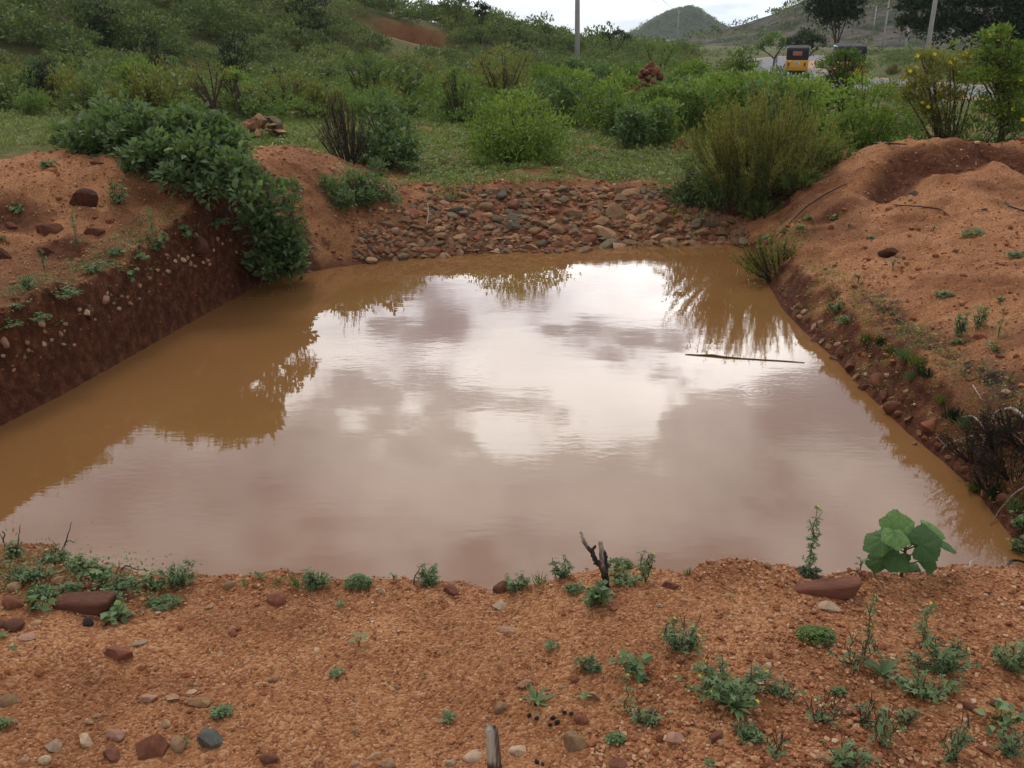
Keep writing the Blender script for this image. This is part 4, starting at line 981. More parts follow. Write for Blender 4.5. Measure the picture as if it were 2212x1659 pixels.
# back left trees
BT = [('dark_tree', 95, 27, [(95,150,27,26),(80,175,27,30),(110,185,27,30),(95,205,27,28)], 1500, .11, 'dark', 'dark conical tree at the far left of the plain', .5),
      ('leafy_bush', 52, 27.5, [(52,190,27.5,26),(40,210,27,24),(68,212,27,22)], 1100, .10, 'green', 'green round bush touching the left side of the dark conical tree', .0),
      ('leafy_bush', 300, 25, [(290,155,25,28),(265,170,25,24),(320,165,25,26),(345,180,25,20),(290,180,25,30)], 1700, .11, 'bright', 'bright green spreading bush on the left plain', .0),
      ('leafy_bush', 310, 23, [(280,205,23,20),(310,198,23,22),(340,208,23,20)], 900, .09, 'green', 'lower bush in front of the bright green spreading bush', .0),
      ('dark_tree', 500, 32, [(485,95,32,22),(515,90,32,24),(500,120,32,28),(480,130,32,20),(520,130,32,20)], 1500, .12, 'dark', 'dark open-crowned tree on the left slope', .9),
      ('small_tree', 515, 22.5, [(500,165,22.5,20),(520,172,22.5,18),(480,180,22.5,16)], 600, .08, 'bright', 'small light green tree with thin bare trunk behind the thicket', .55),
      ('small_tree', 455, 22, [(430,165,22,22),(455,150,22,24),(480,165,22,18),(410,180,22,16)], 420, .07, 'olive', 'nearly bare sapling with thin dark stems behind the thicket', .35),
      ('dark_tree', 210, 52, [(205,25,52,26),(240,35,52,24),(190,50,52,22),(225,60,52,22)], 1300, .20, 'dark', 'large dark tree high on the left slope', .8),
      ('dark_tree', 335, 40, [(330,85,40,18),(345,100,40,16),(322,105,40,16)], 700, .15, 'dark', 'small dark tree in the middle of the left slope', .5),
      ('dark_tree', 640, 62, [(620,10,62,22),(655,5,62,26),(690,15,62,22)], 1100, .22, 'dark', 'dark tree at the top edge above the left slope', .8),
      ('leafy_bush', 610, 24, [(600,190,24,26),(640,185,24,26),(670,200,24,22),(570,200,24,20)], 1300, .09, 'olive', 'olive twiggy bush in the middle of the plain left of centre', .0),
      ('leafy_bush', 790, 26, [(760,150,26,24),(800,140,26,28),(840,155,26,24),(800,170,26,28)], 1500, .10, 'green', 'mid green bush behind the pale green shrub', .0),
      ('leafy_bush', 1090, 24, [(1040,140,24,22),(1080,125,24,28),(1130,140,24,26),(1095,160,24,30),(1050,165,24,22)], 1700, .09, 'olive', 'tall olive shrub with fanning stems behind the rounded bright green bush', .0),
      ('leafy_bush', 990, 22, [(985,165,22,22),(1010,180,22,22),(965,185,22,20)], 900, .09, 'green', 'dark green shrub left of the tall olive shrub', .0),
      ('crest_tree', 1040, 70, [(1035,18,70,14),(1050,22,70,12),(1040,35,70,14)], 500, .24, 'dark', 'lone tree standing on the skyline of the left hill', .9),
      ('crest_tree', 985, 72, [(975,5,72,18),(1000,12,72,16),(960,18,72,16)], 600, .24, 'hill', 'clump-like tree on the skyline left of the lone tree', .8),
      ('crest_tree', 1105, 72, [(1100,52,72,11),(1118,56,72,9)], 300, .22, 'hill', 'small tree on the skyline right of the lone tree', .5),
      ('crest_tree', 1182, 74, [(1180,64,74,9),(1190,70,74,8)], 240, .22, 'hill', 'tiny tree on the skyline just left of the tall power pole', .4),
      ('crest_tree', 1325, 70, [(1310,82,70,12),(1335,78,70,13),(1355,86,70,10)], 420, .24, 'dark', 'low spreading tree on the skyline left of the domed far hill', .4),
      ('leafy_bush', 1420, 40, [(1400,112,40,16),(1430,108,40,18),(1460,115,40,14)], 900, .12, 'green', 'green bush in front of the domed far hill', .0),
      ]
for i, (nm, px, Y, cr, n, L, mat, lab, tr) in enumerate(BT):
    tree(nm, px, Y, cr, n, L, mat, lab, cat='tree' if 'tree' in nm else 'bush', trunk=(tr, .03+.001*Y) if tr else None, seed=100+i, srad=.012+Y*.0006, nst=12, shell=.6)
LM = [(95,170,'dark conical tree'),(300,170,'bright spreading bush'),(500,110,'dark open-crowned tree'),(455,165,'bare sapling'),(750,270,'blackish dry bush'),(830,205,'pale green shrub'),(1085,140,'tall olive shrub'),(1120,270,'rounded green bush'),
      (1247,70,'tall left pole'),(1402,150,'red rubble heap'),(1640,200,'big olive broom bush'),(1600,130,'dark tree by the road'),(1719,130,'farther rickshaw'),(1830,120,'nearer rickshaw'),(1995,80,'tall right pole'),(2050,150,'yellow-flowered shrub'),(2150,150,'slender tree'),
      (610,190,'olive bush of the plain'),(790,150,'green bush behind the pale shrub'),(900,75,'red scar'),(335,95,'small dark slope tree'),(210,50,'large dark slope tree'),(570,270,'small cairn'),(1472,260,'low red stone pile'),(1860,220,'dense bright bush'),(1462,60,'small V-armed pole')]
def near_label(px, py, what):
    best = min(LM, key=lambda l: math.hypot((px-l[0])*.7, py-l[1])); dx, dy = px-best[0], py-best[1]; far = math.hypot(dx, dy)
    w = ('just ' if far < 45 else ('well ' if far > 120 else ''))
    if abs(dx) > abs(dy)*1.2: rel = w+('left of' if dx < 0 else 'right of')
    elif abs(dx) < abs(dy)*.5: rel = w+('behind' if dy < 0 else 'in front of')
    else: rel = w+('behind and ' if dy < 0 else 'in front and ')+('left of' if dx < 0 else 'right of')
    return f'{what} {rel} the {best[2]}'
# bright bushes right of centre
BB = [(1200,200,21),(1240,180,22.5),(1290,205,20.5),(1330,185,22),(1180,165,25),(1380,225,19),(1420,215,19.5),(1430,250,17.5),(1385,258,17),(1340,240,18.5),(1455,200,22),(1500,190,23),(1490,225,19),(1540,205,20),(1560,180,24),(1480,170,28),
      (1300,160,27),(1345,168,28),(1240,150,29),(1510,155,30),(1610,195,19.5),(1660,205,17.5),(1655,190,22.5),(1700,205,19),(1720,215,17.5),(1660,200,20.5),(1735,215,18.5)]
for i, (px, py, Y) in enumerate(BB):
    r = random.Random(i); k = Y/20; w = r.uniform(34, 48)/k*1.05; mat = r.choice(['bright', 'bright', 'green', 'herb'])
    lob = [(px+r.uniform(-1, 1)*w*.9, py+r.uniform(-.45, .5)*w*.7, Y+r.uniform(-.3, .3), w*r.uniform(.45, .68)) for _ in range(6)]
    side = 'left of the red rubble heap' if px < 1370 else ('between the red rubble heap and the big olive broom bush' if px < 1570 else 'behind the big olive broom bush')
    grow_shrub('leafy_bush', gz(px, Y), Lb(lob), 1300, .085+.001*Y, .42, 'oval', mat, near_label(px, py, ('wide ' if w*k > 43 else 'small ' if w*k < 37 else '')+{'bright': 'bright green', 'green': 'mid green', 'herb': 'blue-green'}[mat]+' bush'), 'bush', f'bright bushes in the belt {side}', nst=7, seed=300+i, t0=.5)

# ------------------------------------------------------------------ scattered shrubs: prototypes then copies
def proto_shrub(kind, seed):
    rng = np.random.RandomState(seed)
    if kind == 'olive': return wispy('twiggy_shrub', (0, 0, 0), .8, 1.1, 34, 60, 'olive', .10, 'x', seed, asp=.35, thick=.012)
    n = 6; lob = [(rng.uniform(-.5, .5), rng.uniform(-.5, .5), rng.uniform(.25, .75), rng.uniform(.32, .5)) for _ in range(n)]
    if kind == 'hill': return grow_shrub('scrub_bush', (0, 0, 0), lob, 620, .15, .5, 'oval', 'hill', 'x', 'bush', nst=5, seed=seed, t0=.5, srad=.02)
    return grow_shrub('leafy_bush', (0, 0, 0), lob, 900, .115, .45, 'oval', 'green' if kind == 'green' else 'bright', 'x', 'bush', nst=6, seed=seed)
PRO = {k: [proto_shrub(k, 500+i*7+j) for j in range(3)] for i, k in enumerate(('olive', 'hill', 'green', 'bright'))}
used = set()
def place(kind, x, y, s, label, group, r):
    p = r.choice(PRO[kind]); o = p if p.name not in used else copy_tree(p); used.add(p.name)
    o.location = (x, y, Hs(x, y)-.05); o.rotation_euler = (0, 0, r.uniform(0, 6.28)); o.scale = (s*r.uniform(.85, 1.25), s*r.uniform(.85, 1.25), s*r.uniform(.8, 1.15))
    tag(o, label, 'bush', group)
rs = random.Random(77); cnt = 0; placed = []
def vis(x, y):
    d = y*math.cos(PITCH)+1.8*math.sin(PITCH); return 1106+x/d*F
while cnt < 225:
    y = 17.5+rs.random()**.85*42; px = rs.uniform(-60, 2270); x = (px-1106)/F*(y*math.cos(PITCH)+1.8*math.sin(PITCH))
    dr = float(polyd(np.array([x]), np.array([y]), [tuple(p) for p in RS[::3]])[0][0])
    if dr < 4.9: continue
    if y < 22.5 and px < 1150: continue
    if px < 300 and y < 24: continue
    if 1150 <= px < 1760 and y < 24: continue
    if px >= 1760 and (y < 16.5 or rs.random() < .35): continue
    if px > 1850 and y < 34 and rs.random() < .85: continue
    if 1600 < px < 1900 and y > 20 and x < 24 and rs.random() < .93: continue
    if any((x-a)**2+(y-b)**2 < (.045*y)**2 for a, b in placed): continue
    placed.append((x, y))
    if px < 1180: kind = rs.choice(['olive', 'olive', 'green', 'hill', 'hill'] if y < 32 else ['hill', 'hill', 'olive', 'hill'])
    elif px < 1600: kind = rs.choice(['olive', 'hill', 'green', 'green'])
    else: kind = rs.choice(['olive', 'green', 'hill', 'olive'])
    s = rs.uniform(.65, 1.15)*(1.0 if px < 1180 or y > 26 else .8)
    if px > 1700: s *= .75
    nm = {'olive': 'olive twiggy', 'green': 'mid green leafy', 'hill': 'dull green', 'bright': 'bright green'}[kind]
    dist = 'near' if y < 27 else ('middle' if y < 38 else 'far')
    side = 'left plain below the slope' if px < 600 else ('plain left of the tall pole' if px < 1240 else ('ground between the tall pole and the road' if px < 1640 else 'roadside at the right'))
    pyy = 829.5-F*math.tan(PITCH-math.atan(1.3/y))
    place(kind, x, y, s, near_label(px, pyy, ('big ' if s > 1.08 else 'small ' if s < .85 else '')+f'{nm} bush'), f'{nm} bushes on the {dist} {side}', rs); cnt += 1
for k in PRO:
    for p in PRO[k]:
        if p.name not in used:
            for ch in list(p.children): bpy.data.objects.remove(ch)
            bpy.data.objects.remove(p)

# hillside scrub: reads as one mass
def scrub_mass(name, n, samp, smin, smax, per, leaf, mat, label, seed, zf=None, cat='scrub'):
    rng = np.random.RandomState(seed); X, Y = samp(rng, n); n = len(X); Z = (zf or H)(X, Y)
    S_ = rng.uniform(smin, smax, n)*np.where(rng.rand(n) < .08, 1.3, 1)*(np.clip(.45+(-.7*(X+30)+.714*(Y-26))/30, .45, 1) if name == 'hillside_scrub' else 1)
    i = np.repeat(np.arange(n), per); m = len(i)
    lob = rng.normal(size=(n, 4, 3))*np.array([.42, .42, .18]); li = rng.randint(0, 4, m)
    d = rdir(rng, m); d[:, 2] = np.abs(d[:, 2])*.9
    P = np.stack([X, Y, Z], 1)[i]+(lob[i, li]*[1, 1, 1]+[0, 0, .38]+d*.42*rng.uniform(.55, 1.1, m)[:, None])*S_[i][:, None]
    base = rng.rand(n); t = np.clip(base[i]*.8+.08+.18*rng.normal(size=m), 0, 1)
    mb = MB(); leaves(mb, P, d+rdir(rng, m)*.8+[0, 0, .3], d+[0, 0, .6]+rdir(rng, m)*.5, leaf*S_[i]*rng.uniform(.6, 1.4, m), .55, 'card', t)
    return tag(mb.obj(name, M[mat], smooth=False), label, cat, kind='stuff')
def samp_slope(rng, n):
    y = 30+rng.rand(n*2)**.8*62; px = rng.uniform(-120, 1500, n*2); x = (px-1106)/F*(y*.94); s = -.7*(x+30)+.714*(y-26)
    k = (s > 3.5) & (s < 75) & (rng.rand(len(y)) < .9)
    k &= ~((np.abs(x+7.2) < 3.0) & (y > 63.5) & (y < 71)); k &= rng.rand(len(y)) < .35+s/22; return x[k][:n], y[k][:n]
scrub_mass('hillside_scrub', 1250, samp_slope, 1.0, 1.9, 330, .12, 'hill', 'dense dull green scrub covering the slope of the left hill', 1)
def samp_mid(rng, n):
    y = 21+rng.rand(n*2)**.9*20; px = rng.uniform(-60, 1180, n*2); x = (px-1106)/F*(y*.95+.6); k = ((px > 330) | (y > 25)) & ((y > 20) | (px > 560) & (y > 19)) & (fbm(x*.25, y*.25, 66)+.12*rng.normal(size=len(x)) > -.06); return x[k][:n], y[k][:n]
scrub_mass('low_scrub_cover', 520, samp_mid, .28, .70, 150, .13, 'green', 'low tangled scrub filling the plain between the bushes', 6)
def samp_flat(rng, n):
    y = 26+rng.rand(n*3)**.7*90; px = rng.uniform(1150, 2260, n*3); x = (px-1106)/F*(y*.95)
    dr = polyd(x, y, [tuple(p) for p in RS[::3]])[0]; vs = (px > 1560) & (px < 1890) & (y < 110) & (x < 34)
    k = (dr > 6) & ~vs; return x[k][:n], y[k][:n]
scrub_mass('plain_scrub', 1150, samp_flat, .45, .8, 150, .12, 'hill', 'low scrub covering the flat land between the pole and the far hills', 2)
def samp_hill(cx, cy, rx, ry):
    def f(rng, n): return cx+rng.normal(size=n)*rx*.75, cy-np.abs(rng.normal(size=n))*ry*.8+ry*.2
    return f
def grid_z(h):
    X, Y, Z = h; xs = X[0]; ys = Y[:, 0]
    def f(x, y):
        i = np.clip(np.searchsorted(xs, x), 1, len(xs)-1); j = np.clip(np.searchsorted(ys, y), 1, len(ys)-1)
        fx = np.clip((x-xs[i-1])/(xs[i]-xs[i-1]), 0, 1); fy = np.clip((y-ys[j-1])/(ys[j]-ys[j-1]), 0, 1)
        return (Z[j-1, i-1]*(1-fx)+Z[j-1, i]*fx)*(1-fy)+(Z[j, i-1]*(1-fx)+Z[j, i]*fx)*fy-.35
    return f
scrub_mass('rocky_hill_scrub', 1100, samp_hill(138, 270, 58, 60), 1.2, 2.6, 34, .30, 'hill', 'shrubs dotted over the rocky hill', 3, grid_z(hr))
scrub_mass('distant_hill_scrub', 1600, samp_hill(161, 900, 42, 42), 1.6, 3.2, 16, .40, 'hill', 'trees covering the domed distant hill', 4, grid_z(hf))
scrub_mass('right_hill_scrub', 900, samp_hill(230, 320, 80, 70), 2, 4.5, 30, .30, 'hill', 'trees covering the hill at the right', 5, grid_z(hr2))

# ground cover on the plain
def cover(name, n, x0, x1, y0, y1, per, L, mat, label, seed, thr=.3, kind='oval', up=.5, asp=.5, prob=None):
    rng = np.random.RandomState(seed); X = rng.uniform(x0, x1, n); Y = y0+(y1-y0)*rng.rand(n)**1.3
    g = greenness(X, Y) if prob is None else prob(X, Y); k = g+.25*(rng.rand(n)-.5)+.5*fbm(X*3, Y*3, 91) > thr; X, Y = X[k], Y[k]; Z = H(X, Y); k = Z > (.87 if name == 'lip_weeds' else .03); X, Y, Z = X[k], Y[k], Z[k]; n = len(X)
    i = np.repeat(np.arange(n), per); m = len(i); d = rdir(rng, m); d[:, 2] = np.abs(d[:, 2])*.6+up*.5
    s = rng.uniform(.6, 1.4, n)[i]
    P = np.stack([X, Y, Z], 1)[i]+np.stack([rng.normal(size=m)*.03, rng.normal(size=m)*.03, np.abs(rng.normal(size=m))*.022], 1)*s[:, None]
    mb = MB(); leaves(mb, P, d, rdir(rng, m)*.4+[0, 0, 1], L*s*rng.uniform(.6, 1.2, m), asp, kind, np.clip(rng.rand(n)[i]*.7+.15+.2*rng.normal(size=m), 0, 1))
    return tag(mb.obj(name, M[mat]), label, 'ground cover', kind='stuff')
cover('ground_cover', 34000, -6, 9, 11.5, 23, 5, .05, 'cover', 'low green weeds carpeting the plain behind the pond', 1, .42)
cover('plain_grass', 24000, -14, 8, 17, 34, 4, .10, 'cover', 'short grass and weeds further back on the plain', 2, .35, 'lance', .9, .25)
cover('left_grass', 7000, -13, -5, 9.5, 22, 5, .055, 'cover', 'thin grass behind the left mound', 3, .35, 'blade', 1.0, .14)
cover('verge_grass', 6000, 6, 24, 13, 42, 4, .12, 'cover', 'rough grass beside the road', 4, .35, 'lance', .9, .2, prob=lambda X, Y: np.where(polyd(X, Y, [tuple(p) for p in RS[::3]])[0] > 4.6, .9, 0))
cover('far_bank_weeds', 2600, -2.4, 3.3, 11.9, 13.2, 6, .038, 'cover', 'small weeds along the top of the pitched stones', 5, .42, prob=lambda X, Y: .35+.8*fbm(X*2, Y*2, 41))

# ------------------------------------------------------------------ small plants
def palm(mb, rng, P, U, L, nl, asp=.42, kind='oval', t0=.5):
    """clusters of nl leaflets round points P facing U"""
    n = len(P); i = np.repeat(np.arange(n), nl); a = np.tile(np.arange(nl)*6.283/nl, n)+np.repeat(rng.rand(n)*6.28, nl)
    U = unit(U); X = unit(np.cross(U, rdir(rng, n))); Y = np.cross(U, X)
    A = X[i]*np.cos(a)[:, None]+Y[i]*np.sin(a)[:, None]+U[i]*.25
    leaves(mb, P[i], A, U[i], L*rng.uniform(.75, 1.15, n*nl), asp, kind, np.clip(t0+.18*rng.normal(size=n)[i]+.06*rng.normal(size=n*nl), 0, 1))
def herb(kind, px, py, h, w, label, seed=None, group=None, mat='herb', flowers=0, pods=0, dens=1.0, n=None, t0=.5, cat='weed', lean=0):
    seed = seed if seed is not None else int(px*7+py); rng = np.random.RandomState(seed)
    p, m = G(px, py); h *= m; w *= m
    nm = {'cleome': 'leafy_weed', 'spike': 'tall_weed', 'rosette': 'rosette_weed', 'grass': 'grass_tuft', 'seedling': 'seedling', 'mat': 'creeping_weed', 'broad': 'broadleaf_weed'}[kind]
    e = empty(nm, tuple(p), label, cat, group); lf = MB(); st = MB(); fl = []; up = np.array([0, 0, 1.])
    u = m/.00135    # detail scale relative to the nearest plants
    if kind in ('cleome', 'spike', 'broad'):
        ns = n or (int(7+w/m/14) if kind == 'cleome' else (2 if kind == 'spike' else 4))
        LL = (.0105 if kind != 'broad' else .03)*max(1, u*.8); P = []; U = []
        for i in range(ns):
            a = i*2.4+rng.rand(); q = w/2*(rng.uniform(.35, 1) if ns > 2 else .08*i); hh = h*(1-.55*(2*q/(w+1e-6))**2)*rng.uniform(.75, 1.05) if kind != 'spike' else h*(1-.45*i)
            tip = np.array([math.cos(a)*q+lean*hh, math.sin(a)*q*.7, hh]); pth = bez((0, 0, -.005), (tip[0]*.55, tip[1]*.55, hh*.35 if kind == 'cleome' else hh*.6), tip, 9)
            pth[1:] += rng.normal(size=(8, 3))*.004
            tube(st, pth, [.0022*max(1, u*.7), .0009*max(1, u*.7)], 4, cap=False)
            ln = np.linalg.norm(tip); k = max(4, int(ln/.0085*dens/max(1, u*.8)))
            t = (.18+.82*rng.rand(k))*7.99; j = t.astype(int); f = (t-j)[:, None]; q_ = pth[j]*(1-f)+pth[j+1]*f
            off = rdir(rng, k)*np.array([1, 1, .6])*(.007+.012*rng.rand(k))[:, None]*max(1, u*.8)*(1.4 if kind == 'broad' else 1)*(1.35-.6*(t/8))[:, None]
            P.append(q_+off); U.append(off*20+up*rng.uniform(.4, 1.4, k)[:, None]+rdir(rng, k)*.4)
            if flowers and i < flowers: fl.append(tip)
            for _ in range(pods if i < 4 else 0):
                q2 = pth[rng.randint(4, 9)]; d = np.array([rng.normal()*.3, rng.normal()*.3, 1]); tube(st, bez(q2, q2+d*.012, q2+d*rng.uniform(.025, .04)*np.array([1, 1, 1]), 4), [.0008*max(1, u), .0018*max(1, u), .0006], 4, cap=False)
        P = np.concatenate(P); P[:, 2] = np.maximum(P[:, 2], .004)
        palm(lf, rng, P, np.concatenate(U), LL, 4 if kind != 'broad' else 1, .55 if kind != 'broad' else .7, 'oval', t0)
    elif kind == 'rosette':
        k = n or 13; a = np.arange(k)*2.4; el = rng.uniform(.15, .9, k); A = np.stack([np.cos(a)*np.cos(el), np.sin(a)*np.cos(el), np.sin(el)], 1)
        leaves(lf, np.zeros((k, 3))+[0, 0, .003], A, np.tile(up, (k, 1))+A*-.3, w/2*rng.uniform(.7, 1.15, k), .24, 'lance', np.clip(t0+.15*rng.normal(size=k), 0, 1))
    elif kind == 'grass':
        k = n or int(26*dens); a = rng.rand(k)*6.283; el = rng.uniform(.6, 1.5, k); A = np.stack([np.cos(a)*np.cos(el), np.sin(a)*np.cos(el), np.sin(el)], 1)
        leaves(lf, np.stack([rng.normal(size=k)*w*.12, rng.normal(size=k)*w*.1, np.zeros(k)], 1), A, np.cross(A, rdir(rng, k)), h*rng.uniform(.55, 1.1, k), .07, 'blade', np.clip(t0+.2*rng.normal(size=k), 0, 1))
    elif kind == 'seedling':
        k = n or 5; a = np.arange(k)*2.5+rng.rand(); q = w*.3; P = np.stack([np.cos(a)*q*.5, np.sin(a)*q*.5, h*rng.uniform(.5, 1, k)], 1)
        for x in P: tube(st, bez((0, 0, -.004), (0, 0, h*.5), x, 5), .0011*max(1, u), 4, cap=False)
        A = np.stack([np.cos(a), np.sin(a), .25+0*a], 1); leaves(lf, P, A, np.tile(up, (k, 1)), w*.45, .8, 'oval', np.clip(t0+.1*rng.normal(size=k), 0, 1))
    elif kind == 'mat':
        k = n or int(60*dens*(w/m/40)**1.3); r = w/2*np.sqrt(rng.rand(k)); a = rng.rand(k)*6.283
        P = np.stack([np.cos(a)*r, np.sin(a)*r*.7, .004+h*rng.rand(k)*(1-(2*r/w)**2*.7)], 1); palm(lf, rng, P, np.tile(up, (k, 1))+rdir(rng, k)*.5, .010*max(1, u*.8), 3, .7, 'oval', t0)
    lf.obj('leaves', M[mat], e)
    if st.n: st.obj('stems', M['greenstem' if kind in ('spike', 'seedling', 'broad') else 'stem'], e)
    for i, t in enumerate(fl):
        fb = MB(); palm(fb, rng, np.array([t, t+[.002, 0, -.004]]), np.array([[0, -.6, 1.], [.3, -.2, 1]]), .0052*max(1, u), 4, .6); fb.obj('flower', M['yellow'], e)
    return e
